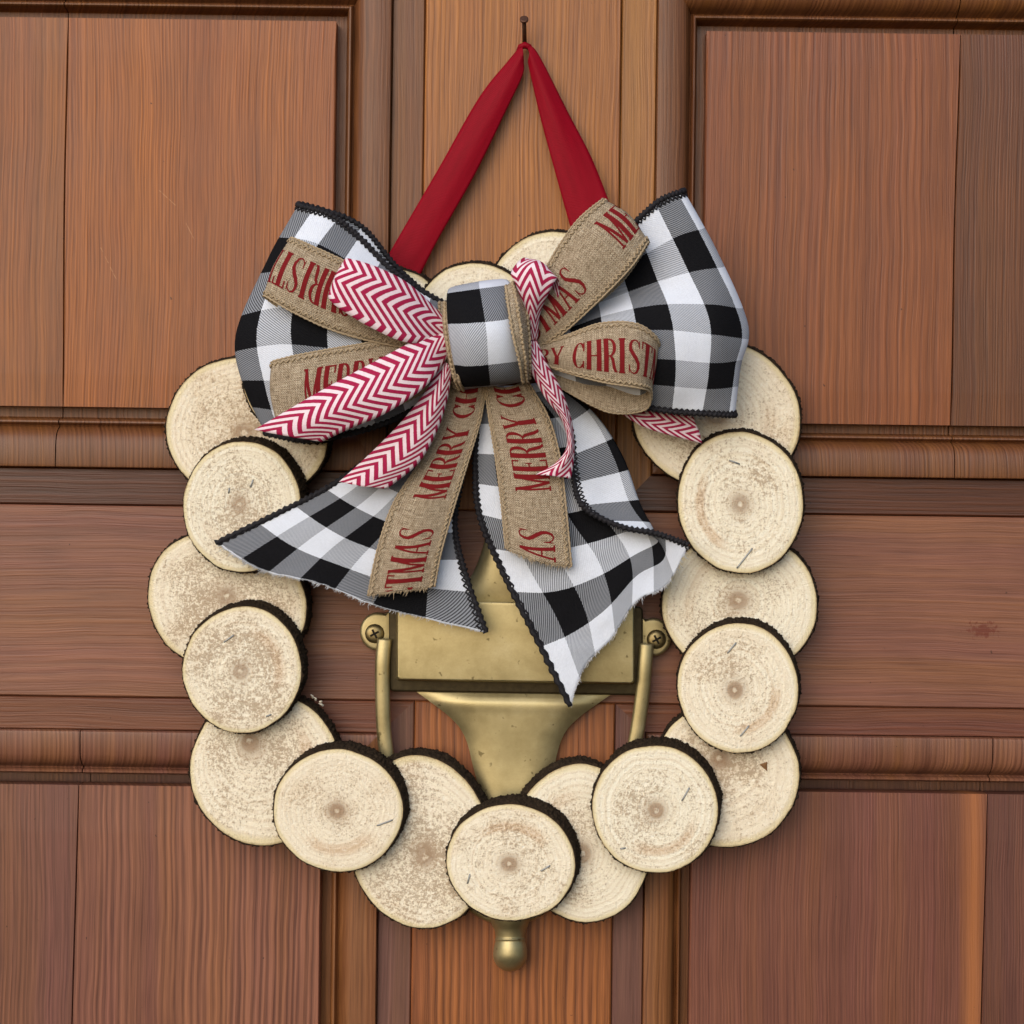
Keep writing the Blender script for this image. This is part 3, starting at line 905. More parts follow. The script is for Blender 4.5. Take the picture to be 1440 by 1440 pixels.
#  cx, cy, rx, ry, front, rot, oblique, pith, tilt, staples
SL = [
    (785, 427, 102, 103, 0, 0.2, (4, -5), (6, 0), (0, 0), ()),
    (668, 457, 86, 87, 1, 0.5, (5, -6), (0, 0), (0, 0), ()),
    (545, 474, 97, 97, 0, 0.1, (5, -4), (0, 0), (0, 0), ()),
    (440, 536, 97, 86, 1, 0.0, (3, -4), (0, 0), (0, 0), ()),
    (348, 605, 115, 103, 0, -0.2, (5, -4), (-5, 4), (0, 0), ()),
    (340, 713, 83, 92, 1, 0.0, (11, -8), (-4, -4), (0, 0), ((354, 680, 10, 70), (322, 690, 6, 80))),
    (319, 846, 114, 98, 0, -0.35, (6, -5), (0, -8), (0, 0), ()),
    (340, 942, 83, 89, 1, 0.0, (8, -9), (-2, 2), (0, 0), ((322, 898, 16, 35), (378, 1006, 6, 20))),
    (373, 1082, 107, 108, 0, 0.0, (4, -6), (-24, -42), (0, 0), ()),
    (475, 1140, 91, 86, 1, -0.2, (9, -11), (-1, 0), (0, 0), ((541, 1157, 22, 20),)),
    (590, 1184, 98, 123, 0, 0.12, (8, -9), (8, 22), (0, 0), ()),
    (718, 1213, 91, 82, 1, -0.1, (10, -13), (-2, 2), (0, 0), ((659, 1236, 12, 75), (767, 1221, 14, 30))),
    (819, 1186, 96, 112, 0, 0.15, (-4, -8), (0, 15), (0, 0), ()),
    (921, 1138, 88, 90, 1, 0.3, (8, -12), (2, 2), (0, 0), ((964, 1117, 20, 60), (876, 1193, 6, 10))),
    (1021, 1090, 104, 102, 0, 0.2, (4, -5), (-10, -25), (0, 0), ()),
    (1038, 968, 85, 92, 1, 0.15, (7, -8), (-5, 3), (0, 0), ((1029, 911, 18, 50), (1047, 1028, 18, 50))),
    (1040, 850, 109, 101, 0, 0.0, (4, -4), (-2, -6), (0, 0), ()),
    (1041, 707, 89, 100, 1, 0.1, (5, -6), (0, 2), (0, 0), ((1033, 650, 14, -20), (1047, 785, 34, 52))),
    (1007, 585, 120, 106, 0, -0.3, (5, -3), (0, 0), (0, 0), ()),
    (900, 492, 90, 88, 1, 0.0, (4, -5), (0, 0), (0, 0), ()),
]
SLICES = [wood_slice(i, *a) for i, a in enumerate(SL)]
# a brown chip pressed into one slice, torn splinters on the rim of another
M_CHIP = plain('brown_chip', (0.13, 0.06, 0.025), (0.25, 0.13, 0.055), 0.8, 800)
tri = [P(1068, 1075, 23.7), P(1079, 1071, 23.7), P(1079, 1085, 23.7)]
cen = sum(tri, Vector()) / 3 + Vector((0, -0.0009, 0))
mesh_obj('chip', tri + [cen] + [p + Vector((0, 0.001, 0)) for p in tri], [(0, 1, 3), (1, 2, 3), (2, 0, 3), (0, 1, 5, 4), (1, 2, 6, 5), (2, 0, 4, 6), (4, 5, 6)], M_CHIP, SLICES[14])
M_SPL = plain('pale_splinter', (0.62, 0.56, 0.44), (0.82, 0.77, 0.66), 0.85, 900)
rs = random.Random(3)
for (sx, sy) in ((444, 984), (450, 987), (454, 992), (440, 981)):
    a = P(sx, sy, 21.5)
    b = a + Vector((rs.uniform(-.002, .003), -rs.uniform(.001, .003), rs.uniform(.0005, .0035)))
    vv, ff = tube_data([a, a.lerp(b, 0.5) + Vector((0.0004, 0, 0)), b], [0.0007, 0.0006, 0.0002], 5)
    mesh_obj('splinter', vv, ff, M_SPL, SLICES[8] if sy > 900 else SLICES[4])

# ------------------------------------------------------------------ hanging ribbon
hang = empty('hanging_ribbon', P(738, 70, 6), 'dark red ribbon looped over the nail, holding up the wreath', 'ribbon')
Ribbon('ribbon_strand', [[(734, 62, 7), (736, 74, 9), (737, 86, 7)], [(714, 86, 7), (722, 100, 9.5), (735, 106, 8)], [(673, 138, 8), (696, 150, 10.5), (713, 153, 9)],
                         [(616, 238, 10), (642, 248, 11.5), (668, 245, 10)], [(560, 334, 11), (592, 340, 12), (617, 335, 11)],
                         [(532, 384, 11.5), (560, 390, 12.2), (592, 384, 11.5)], [(510, 424, 11.5), (538, 430, 12), (570, 426, 11.5)]], 23, M_RED, hang, 60, 12, 0.35)
Ribbon('ribbon_strand', [[(742, 87, 7), (744, 74, 9), (741, 63, 7)], [(746, 106, 8), (752, 94, 10), (757, 76, 8)], [(761, 170, 9), (781, 166, 11.2), (800, 160, 8)],
                         [(780, 240, 10.5), (806, 236, 11.4), (832, 222, 9.5)], [(800, 312, 11), (828, 306, 12), (858, 288, 11)],
                         [(820, 380, 11.5), (850, 372, 12), (880, 355, 11.5)], [(832, 420, 11.5), (862, 412, 12), (892, 396, 11.5)]], 23, M_RED, hang, 60, 12, 0.35)
vv, ff = tube_data([P(728, 74, 5), P(732, 66, 6), P(738, 63.5, 6.5), (P(744, 66, 6)), P(750, 76, 5)], [0.0012, 0.0018, 0.002, 0.0018, 0.0012], 10)
mesh_obj('fold_over_nail', vv, ff, M_RED, hang, True, uvs=[(0.1 * i, 0.2 * i) for i in range(len(vv))])

# ------------------------------------------------------------------ the bow
bow = empty('ribbon_bow', P(685, 545, 36), 'big bow of plaid, lettered burlap and red chevron ribbons on the wreath', 'bow')

# plaid loop, left: front sheet, turned over at the far end, back sheet
pl = Ribbon('plaid_loop', [
    [(632, 430, 52), (630, 455, 57), (630, 480, 58), (631, 505, 57), (634, 528, 52)],
    [(592, 408, 54), (585, 440, 62), (585, 478, 64), (588, 525, 60), (594, 566, 54)],
    [(548, 377, 55), (528, 420, 66), (525, 472, 68), (530, 545, 64), (545, 594, 56)],
    [(506, 334, 56), (474, 390, 67), (462, 465, 69), (470, 550, 66), (482, 612, 57)],
    [(466, 303, 56), (420, 370, 64), (396, 458, 66), (410, 548, 63), (424, 619, 56)],
    [(421, 289, 52), (376, 370, 54), (336, 470, 55), (346, 545, 54), (374, 608, 50)],
    [(436, 290, 44), (385, 372, 45), (345, 475, 45), (362, 548, 44), (395, 612, 42)],
    [(505, 316, 40), (450, 385, 40), (420, 475, 40), (440, 548, 40), (470, 600, 40)],
    [(560, 378, 38), (530, 430, 38), (520, 475, 38), (530, 530, 38), (550, 570, 38)],
    [(628, 438, 38), (625, 460, 38), (625, 480, 38), (625, 500, 38), (630, 520, 38)],
], 124, M_PLAID_L, bow, 100, 36, 0.35, crumple=1.5, seed=1)
pl.cord(0.0, 1.5, M_CORD, 'edge_cord', amp=0.32, twist=2.9)
pl.cord(1.0, 1.5, M_CORD, 'edge_cord', amp=0.32, twist=2.9)
pl.cord(0.015, 0.5, M_CORD, 'edge_stitching', zig=0.006, off=0.25)
pl.cord(0.985, 0.5, M_CORD, 'edge_stitching', zig=0.006, off=0.25)

prr = Ribbon('plaid_loop', [
    [(738, 520, 52), (738, 500, 56), (738, 478, 57), (738, 455, 56), (736, 432, 52)],
    [(800, 545, 54), (795, 508, 61), (792, 474, 59), (785, 440, 60), (780, 405, 54)],
    [(860, 563, 55), (858, 512, 66), (853, 455, 66), (846, 418, 54), (830, 362, 56)],
    [(930, 577, 56), (934, 515, 68), (926, 445, 68), (908, 392, 57), (882, 322, 58)],
    [(992, 582, 55), (1002, 520, 64), (1003, 450, 66), (968, 370, 60), (925, 284, 57)],
    [(1030, 584, 50), (1039, 515, 53), (1049, 458, 52), (1008, 362, 54), (958, 270, 52)],
    [(1020, 580, 42), (1028, 515, 43), (1038, 455, 43), (1000, 362, 44), (952, 276, 43)],
    [(930, 560, 40), (935, 508, 40), (940, 450, 40), (910, 385, 40), (880, 335, 40)],
    [(740, 510, 38), (740, 495, 38), (740, 478, 38), (740, 460, 38), (740, 442, 38)],
], 124, M_PLAID_R, bow, 100, 36, 0.35, crumple=1.5, seed=2)
prr.cord(0.0, 1.5, M_CORD, 'edge_cord', amp=0.32, twist=2.9)
prr.cord(1.0, 1.5, M_CORD, 'edge_cord', amp=0.32, twist=2.9)
prr.cord(0.015, 0.5, M_CORD, 'edge_stitching', zig=0.006, off=0.25)
prr.cord(0.985, 0.5, M_CORD, 'edge_stitching', zig=0.006, off=0.25)

# plaid tails
ptl = Ribbon('plaid_tail', [
    [(628, 535, 44), (638, 540, 46), (648, 540, 47), (658, 540, 46), (668, 538, 44)],
    [(592, 582, 42), (612, 590, 46), (630, 595, 46), (646, 598, 45), (660, 598, 42)],
    [(540, 628, 41), (568, 645, 46), (598, 660, 46), (625, 668, 45), (650, 668, 41)],
    [(470, 680, 41), (506, 702, 46), (548, 722, 46), (592, 736, 44), (640, 738, 40)],
    [(390, 722, 40), (432, 752, 45), (484, 778, 46), (566, 803, 43), (655, 808, 38)],
    [(303, 764, 38), (366, 802, 42), (446, 820, 46), (540, 856, 42), (684, 890, 37)],
], 124, M_PLAID_TL, bow, 80, 40, 0.35, crumple=1.5, seed=3, fray=0.5)
ptl.cord(0.0, 1.5, M_CORD, 'edge_cord', amp=0.32, twist=2.9)
ptl.cord(1.0, 1.5, M_CORD, 'edge_cord', amp=0.32, twist=2.9)
ptl.cord(0.015, 0.5, M_CORD, 'edge_stitching', zig=0.006, off=0.25)
ptl.cord(0.985, 0.5, M_CORD, 'edge_stitching', zig=0.006, off=0.25)

ptr = Ribbon('plaid_tail', [
    [(680, 540, 43), (700, 542, 45), (720, 542, 45), (745, 540, 44), (770, 535, 41), (762, 540, 46)],
    [(671, 600, 42), (705, 600, 44), (745, 596, 44), (790, 590, 42), (832, 578, 38), (800, 600, 46)],
    [(668, 660, 41), (710, 662, 43), (765, 655, 44), (825, 648, 42), (874, 640, 38), (805, 662, 47)],
    [(674, 725, 40), (728, 735, 43), (790, 726, 44), (850, 712, 42), (898, 705, 40), (820, 712, 50)],
    [(703, 797, 38), (762, 800, 42), (830, 786, 44), (885, 766, 43), (920, 748, 42), (872, 740, 52)],
    [(744, 878, 37), (800, 868, 40), (850, 838, 43), (895, 796, 43), (930, 775, 43), (922, 750, 51)],
    [(802, 994, 36), (822, 938, 38), (860, 897, 41), (894, 846, 42), (938, 822, 44), (969, 766, 50)],
], 124, M_PLAID_TR, bow, 90, 44, 0.35, crumple=1.5, seed=4, fray=0.5)
ptr.cord(0.0, 1.5, M_CORD, 'edge_cord', amp=0.32, twist=2.9)
ptr.cord(1.0, 1.5, M_CORD, 'edge_cord', amp=0.32, twist=2.9)
ptr.cord(0.015, 0.5, M_CORD, 'edge_stitching', zig=0.006, off=0.25)
ptr.cord(0.985, 0.5, M_CORD, 'edge_stitching', zig=0.006, off=-0.25)

def fray_threads(rb, count, white, seed):
    rr = random.Random(seed)
    vv, ff = [], []
    n = rb.n
    for q in range(count):
        u = rr.uniform(0.01, 0.99)
        p = rb.at(u, rb.v[-1] - 0.3, 0)
        d = (rb.at(u, rb.v[-1], 0) - rb.at(u, rb.v[-1] - 3, 0)).normalized()
        L = rr.uniform(0.4, 1.8) / 1000 * (2.4 if rr.random() < 0.06 else 1)
        sd = Vector((rr.uniform(-.5, .5), rr.uniform(-.4, .4), rr.uniform(-.5, .5)))
        pts = [p, p + (d + sd * 0.3) * L * 0.5, p + (d + sd) * L]
        a, b = tube_data(pts, [0.00022, 0.00018, 0.00008], 4)
        o = len(vv)
        vv += a; ff += [tuple(o + k for k in f_) for f_ in b]
    t = mesh_obj('frayed_threads', vv, ff, white, rb.o)
    t['kind'] = 'stuff'
M_THREAD = plain('pale_thread', (0.10, 0.10, 0.11), (0.72, 0.73, 0.76), 0.9, 700)
fray_threads(ptl, 260, M_THREAD, 1)
fray_threads(ptr, 260, M_THREAD, 2)

# burlap -----------------------------------------------------------
BW = 34.0
def stitch(rb):
    for u in (0.055, 0.945):
        rb.cord(u, 0.46, M_STITCH, 'edge_stitching', zig=0.022, off=0.35, step=0.75, amp=0.3)
    for u in (0.0, 1.0):
        rb.cord(u, 0.55, M_STITCH, 'edge_cord', step=0.7, amp=0.35, off=-0.15)

b1 = Ribbon('burlap_loop', [
    [(630, 448, 56), (631, 468, 58), (632, 486, 56)],
    [(560, 404, 68), (556, 442, 71), (566, 488, 68)],
    [(500, 374, 74), (482, 416, 76), (478, 468, 73)],
    [(446, 349, 75), (426, 392, 77), (414, 440, 74)],
    [(410, 334, 71), (386, 374, 72), (372, 416, 70)],
    [(424, 346, 64), (398, 386, 64), (386, 428, 64)],
    [(500, 386, 60), (470, 430, 60), (452, 468, 62)],
    [(560, 424, 58), (550, 462, 58), (500, 492, 60)],
    [(630, 455, 54), (631, 470, 54), (632, 486, 54)],
], BW, M_BURLAP, bow, 90, 14, 0.6, crumple=0.5, seed=6)
stitch(b1)
b2 = Ribbon('burlap_loop', [
    [(634, 484, 56), (634, 508, 58), (634, 528, 56)],
    [(565, 476, 66), (562, 524, 69), (568, 566, 66)],
    [(500, 485, 72), (492, 538, 74), (500, 588, 71)],
    [(430, 497, 73), (425, 548, 75), (434, 598, 72)],
    [(384, 508, 70), (383, 550, 71), (392, 596, 69)],
    [(398, 512, 62), (395, 552, 62), (404, 598, 62)],
    [(500, 500, 61), (495, 540, 61), (500, 584, 61)],
    [(634, 490, 54), (634, 508, 54), (634, 526, 54)],
], BW, M_BURLAP, bow, 90, 14, 0.6, crumple=0.5, seed=7)
stitch(b2)
b3 = Ribbon('burlap_loop', [
    [(742, 500, 56), (740, 478, 58), (738, 455, 56)],
    [(790, 470, 66), (770, 440, 70), (748, 418, 66)],
    [(845, 420, 73), (812, 387, 76), (778, 358, 73)],
    [(888, 375, 75), (850, 338, 78), (812, 310, 75)],
    [(911, 341, 70), (882, 303, 72), (846, 281, 71)],
    [(906, 352, 62), (876, 316, 62), (838, 290, 63)],
    [(860, 410, 61), (825, 380, 61), (790, 350, 62)],
    [(740, 498, 54), (740, 480, 54), (740, 460, 54)],
], BW, M_BURLAP, bow, 90, 14, 0.6, crumple=0.5, seed=8)
stitch(b3)
b4 = Ribbon('burlap_loop', [
    [(748, 508, 58), (748, 500, 60), (748, 488, 58)],
    [(796, 524, 68), (798, 500, 72), (800, 470, 68)],
    [(850, 538, 76), (850, 498, 80), (848, 454, 77)],
    [(895, 545, 78), (897, 500, 82), (898, 456, 79)],
    [(914, 552, 70), (922, 514, 71), (927, 480, 71)],
    [(908, 576, 61), (908, 540, 60), (908, 490, 60)],
    [(858, 580, 59), (860, 545, 58), (860, 505, 58)],
    [(800, 552, 57), (802, 525, 56), (804, 500, 56)],
    [(750, 520, 54), (750, 510, 54), (750, 500, 54)],
], BW, M_BURLAP, bow, 90, 14, 0.6, crumple=0.4, seed=9)
stitch(b4)
b5 = Ribbon('burlap_tail', [
    [(634, 535, 50), (658, 545, 53), (684, 540, 50)],
    [(618, 590, 51), (646, 596, 53), (676, 590, 50)],
    [(590, 650, 52), (622, 656, 54), (658, 650, 51)],
    [(553, 708, 53), (596, 718, 55), (639, 712, 52)],
    [(531, 772, 51), (575, 780, 54), (621, 775, 51)],
    [(517, 838, 47), (562, 832, 50), (611, 826, 48)],
], BW, M_BURLAP, bow, 80, 14, 0.6, crumple=0.5, seed=10, fray=0.4)
stitch(b5)
b6 = Ribbon('burlap_tail', [
    [(680, 535, 50), (708, 545, 53), (742, 535, 50)],
    [(688, 590, 52), (726, 594, 55), (772, 588, 52)],
    [(697, 645, 52), (742, 648, 55), (788, 645, 52)],
    [(704, 700, 51), (750, 705, 54), (795, 702, 52)],
    [(711, 772, 48), (752, 789, 52), (804, 798, 50)],
], BW, M_BURLAP, bow, 80, 14, 0.6, crumple=0.5, seed=11, fray=0.4)
stitch(b6)

fray_threads(b5, 90, M_STITCH, 3)
fray_threads(b6, 90, M_STITCH, 4)
CAPH = 18.5
TXT = 'MERRY CHRISTMAS   MERRY CHRISTMAS   '
XS = 0.88
def tlen(t, cap=CAPH, xs=XS): return sum(GL[c][0] for c in t) * cap * xs
if True:
    # b1: runs outward from the knot, upside down; far end shows RIST(M)
    L = b1.v[int(b1.n * 4 / 8)]
    lettering(b1, 'Y CHRISTMAS', L - tlen('Y CHRIST') - 1.5, 1, CAPH, 0.22, 1)
    # b2: reads from the far end toward the knot
    L = b2.v[int(b2.n * 4 / 7)]
    lettering(b2, 'MERRY CHRISTMAS', L - 17, -1, CAPH, 0.77, -1)
    # b3: outward
    L = b3.v[int(b3.n * 4 / 7)]
    lettering(b3, 'MERRY', L - 15, 1, CAPH, 0.23, 1)
    lettering(b3, 'CHRISTMAS', L - 41 - tlen('CHRISTMAS'), 1, CAPH, 0.23, 1)
    # b4: outward, reads CHRISTM
    L = b4.v[int(b4.n * 4 / 8)]
    lettering(b4, 'RY CHRISTMAS', L - 5.5 - tlen('RY CHRIST'), 1, CAPH, 0.20, 1)
    # tails read upward from the cut end
    lettering(b5, 'STMAS', b5.v[-1] + 4.6, -1, CAPH, 0.79, -1)
    lettering(b5, 'MERRY CHRISTMAS', b5.v[-1] - 53, -1, CAPH, 0.79, -1)
    lettering(b6, 'MAS', b6.v[-1] + 9.5, -1, CAPH, 0.79, -1)
    lettering(b6, 'MERRY CHRISTMAS', b6.v[-1] - 37, -1, CAPH, 0.79, -1)

# chevron ----------------------------------------------------------
CW = 26.0
c1 = Ribbon('chevron_loop', [
    [(628, 448, 66), (629, 462, 68), (630, 476, 66)],
    [(578, 401, 80), (572, 434, 82), (576, 482, 80)],
    [(532, 376, 86), (520, 410, 88), (524, 462, 85)],
    [(494, 364, 86), (480, 392, 87), (472, 430, 84)],
    [(488, 366, 80), (474, 390, 80), (464, 416, 80)],
    [(530, 384, 78), (516, 420, 78), (510, 450, 78)],
    [(628, 455, 64), (628, 465, 64), (628, 475, 64)],
], CW, M_CHEV, bow, 60, 12, 0.35)
c2 = Ribbon('chevron_tail', [
    [(626, 458, 66), (630, 478, 69), (634, 496, 66)],
    [(580, 480, 78), (588, 514, 81), (600, 542, 78)],
    [(520, 512, 82), (528, 550, 85), (545, 580, 81)],
    [(450, 550, 80), (466, 578, 84), (490, 604, 79)],
    [(358, 604, 72), (405, 614, 76), (452, 622, 74)],
], CW, M_CHEV, bow, 60, 12, 0.35, fray=0.3)
c3 = Ribbon('chevron_tail', [
    [(622, 505, 66), (630, 512, 67), (636, 520, 65)],
    [(602, 545, 68), (616, 558, 71), (630, 560, 66)],
    [(565, 592, 66), (592, 606, 69), (615, 606, 65)],
    [(522, 636, 63), (555, 650, 66), (588, 652, 63)],
    [(476, 678, 58), (508, 684, 62), (544, 688, 60)],
], CW, M_CHEV, bow, 60, 12, 0.35, fray=0.3)
c4 = Ribbon('chevron_loop', [
    [(756, 478, 66), (748, 480, 68), (741, 478, 66)],
    [(760, 440, 74), (748, 446, 77), (738, 440, 74)],
    [(772, 412, 82), (748, 410, 85), (726, 402, 82)],
    [(783, 392, 84), (752, 374, 86), (719, 382, 82)],
    [(786, 398, 78), (764, 370, 78), (738, 362, 76)],
    [(784, 424, 72), (768, 398, 70), (752, 384, 70)],
    [(762, 470, 64), (756, 464, 62), (748, 460, 62)],
], CW, M_CHEV, bow, 60, 12, 0.35)
c5 = Ribbon('chevron_tail', [
    [(738, 482, 66), (746, 480, 68), (754, 476, 66)],
    [(742, 512, 70), (756, 515, 73), (768, 508, 69)],
    [(764, 556, 68), (778, 556, 71), (790, 548, 67)],
    [(790, 592, 64), (798, 594, 67), (804, 590, 62)],
    [(797, 626, 62), (803, 628, 65), (808, 624, 60)],
    [(782, 650, 60), (794, 650, 63), (807, 648, 59)],
    [(754, 667, 57), (778, 670, 60), (803, 673, 58)],
], CW, M_CHEV, bow, 60, 12, 0.35, fray=0.3)
c6 = Ribbon('chevron_tail', [
    [(770, 525, 47), (772, 515, 48), (776, 505, 47)],
    [(866, 578, 48), (872, 566, 48.5), (880, 552, 48)],
    [(912, 603, 46), (918, 588, 47), (926, 570, 46)],
    [(988, 624, 40), (982, 604, 42), (974, 584, 42)],
], CW, M_CHEV, bow, 50, 12, 0.35, fray=0.3)

# knot -------------------------------------------------------------
kn = Ribbon('knot', [
    [(640, 402, 50), (660, 398, 54), (684, 394, 55), (706, 392, 50)],
    [(630, 408, 66), (655, 404, 72), (688, 399, 73), (716, 396, 66)],
    [(628, 430, 78), (654, 428, 85), (696, 424, 86), (724, 418, 77)],
    [(631, 470, 82), (658, 470, 91), (704, 466, 91), (733, 460, 81)],
    [(638, 512, 78), (662, 514, 86), (706, 510, 86), (738, 506, 77)],
    [(645, 538, 68), (668, 540, 74), (706, 537, 74), (736, 534, 68)],
    [(652, 549, 52), (672, 545, 55), (700, 542, 55), (730, 538, 52)],
], 44, M_PLAID_K, bow, 50, 28, 0.4, crumple=0.6, seed=12)
for rows in ([[(618, 424, 60), (626, 424, 72), (633, 426, 74)], [(619, 455, 64), (627, 456, 76), (635, 458, 79)], [(624, 492, 64), (632, 494, 75), (641, 496, 77)], [(634, 530, 60), (640, 532, 70), (647, 534, 72)], [(642, 548, 54), (647, 548, 60), (652, 548, 60)]],
             [[(711, 402, 76), (720, 396, 77), (730, 391, 70)], [(714, 432, 87), (727, 430, 86), (739, 426, 74)], [(721, 474, 90), (733, 472, 88), (744, 468, 76)], [(730, 510, 86), (738, 508, 84), (745, 506, 74)], [(735, 538, 74), (740, 537, 73), (744, 534, 66)]]):
    kb = Ribbon('burlap_band', rows, 10, M_BURLAP, bow, 40, 8, 0.6, crumple=0.4, seed=14)
    for u in (0.04, 0.5, 0.96):
        kb.cord(u, 0.75, M_STITCH, 'edge_stitching', off=0.4, step=0.7, amp=0.4, zig=0.03)

# ------------------------------------------------------------------ brass door knocker
bm_ = NT('aged_brass')
bo = bm_.coord('Object')
n1_ = bm_.noise(bo, 55, 4, 0.65)
n2_ = bm_.noise(bo, 900, 3, 0.6)
n3_ = bm_.noise(bo, 210, 2, 0.5)
bc = bm_.ramp(n1_, [(0.25, (0.32, 0.265, 0.132)), (0.55, (0.46, 0.385, 0.205)), (0.8, (0.55, 0.47, 0.28))])
bc = bm_.mix(bm_.ramp(n3_, [(0.68, 0.0), (0.74, 0.8)]), bc, (0.10, 0.075, 0.03))
bc = bm_.mix(bm_.math('MULTIPLY', n2_, 0.40), bc, (0.26, 0.205, 0.095))
M_BRASS = bm_.done(bc, bm_.math('ADD', 0.36, bm_.math('MULTIPLY', n1_, 0.22)), metal=0.85, normal=bm_.bump(n2_, 0.12, 0.0003))

knock = empty('door_knocker', P(720, 1000, 0), 'aged brass door knocker with blank name plate, framed inside the wreath', 'door knocker')


def outline_solid(name, pts, d0, d1, bev, mat, parent, base=None, smooth=True):
    """pts: photo outline; solid from d0 to d1 mm, front edge rounded by bev mm"""
    n = len(pts)
    cx = sum(p[0] for p in pts) / n; cy = sum(p[1] for p in pts) / n
    def inset(k):
        r = []
        for i in range(n):
            a, b, c = pts[i - 1], pts[i], pts[(i + 1) % n]
            t = (c[0] - a[0], c[1] - a[1]); L = math.hypot(*t) or 1
            nx, ny = t[1] / L, -t[0] / L
            if area < 0: nx, ny = -nx, -ny
            r.append((b[0] - nx * k, b[1] - ny * k))
        return r
    area = sum(pts[i - 1][0] * pts[i][1] - pts[i][0] * pts[i - 1][1] for i in range(n))
    rings = [(0, d0)]
    for q in range(5):
        a = q / 4 * math.pi / 2
        rings.append((bev * (1 - math.cos(a)) / 0.4, d1 - bev + bev * math.sin(a)))
    v, f = [], []
    for k, d in rings:
        for p in (base if (base and d == d0) else inset(k)): v.append(P(p[0], p[1], d))
    m_ = len(rings)
    for r in range(m_ - 1):
        for i in range(n):
            j = (i + 1) % n
            f.append((r * n + i, r * n + j, (r + 1) * n + j, (r + 1) * n + i))
    f.append(tuple((m_ - 1) * n + i for i in range(n)))
    f.append(tuple(range(n - 1, -1, -1)))
    o = mesh_obj(name, v, f, mat, parent, smooth)
    o.data.set_sharp_from_angle(angle=math.radians(35))
    return o


def rrect(x0, x1, y0, y1, r, k=6, skew=0.0):
    pts = []
    for cx, cy, a0 in ((x1 - r, y0 + r, -90), (x1 - r, y1 - r, 0), (x0 + r, y1 - r, 90), (x0 + r, y0 + r, 180)):
        for i in range(k + 1):
            a = math.radians(a0 + 90 * i / k)
            x, y = cx + r * math.cos(a), cy + r * math.sin(a)
            pts.append((x, y + (x - 720) * skew))
    return pts

SK = 0.016
# lower shield: concave sweep from wide to narrow, dished surface
def shield(name, rowspec, parent, cols=28):
    """rowspec: (y, half width px, centre d mm, edge d mm)"""
    v, f = [], []
    rows = []
    k = len(rowspec)
    N = 60
    vecs = [Vector(r) for r in [(a[0], a[1], a[2]) for a in rowspec]]
    ed = [Vector((a[3], 0, 0)) for a in rowspec]
    for i in range(N + 1):
        t = i / N * (k - 1)
        q = cr_spline(vecs, t); e_ = cr_spline(ed, t).x
        row = []
        for j in range(cols + 1):
            s_ = j / cols * 2 - 1
            d = e_ + (q.z - e_) * (1 - abs(s_) ** 4)
            x = 722 + s_ * q.y
            row.append(P(x, q.x + (x - 720) * SK, d))
        rows.append(row)
    for row in rows: v += row
    w = cols + 1
    for i in range(N):
        for j in range(cols):
            a = i * w + j
            f.append((a, a + 1, a + w + 1, a + w))
    # skirt down to the door
    rim = [i * w for i in range(N + 1)] + [N * w + j for j in range(1, w)] + [i * w + cols for i in range(N - 1, -1, -1)] + [j for j in range(cols - 1, 0, -1)]
    base = len(v)
    for r in rim: v.append(Vector((v[r].x, -0.0002, v[r].z)))
    for i in range(len(rim)):
        j = (i + 1) % len(rim)
        f.append((rim[i], rim[j], base + j, base + i))
    o = mesh_obj(name, v, f, M_BRASS, parent, True)
    o.data.set_sharp_from_angle(angle=math.radians(50))
    return o

shield('lower_plate', [(962, 158, 6, 4), (974, 138, 8, 5.5), (983, 125, 10, 6), (991, 114, 11, 6.5), (1006, 94, 10.5, 6.5), (1024, 76, 10, 6.5), (1046, 65, 9.5, 6), (1078, 57, 9, 6), (1110, 48, 9, 6), (1145, 36, 9, 6), (1180, 26, 8, 5), (1200, 18, 7, 4)], knock)
shield('upper_plate', [(610, 14, 7, 4), (640, 22, 9, 5), (690, 30, 10, 6), (740, 37, 11, 6.5), (780, 46, 11.5, 6.5), (815, 62, 11.5, 7), (835, 84, 11, 7), (852, 120, 10, 6)], knock)
M_SHADE_TARN = plain('shaded_tarnished_brass', (0.018, 0.013, 0.007), (0.085, 0.064, 0.030), 0.5, 300, 0.3, 0.2, 0.0004, metal=0.6)  # tarnish darkened further to paint in the shade around the name plate
outline_solid('body_block', rrect(547, 904, 850, 975, 7, skew=SK), 0.2, 10, 1.2, M_SHADE_TARN, knock)
outline_solid('name_plate', rrect(559, 891, 847, 958, 5, skew=SK), 10.05, 22, 0.7, M_BRASS, knock, base=rrect(557, 893, 848, 960, 5, skew=SK))
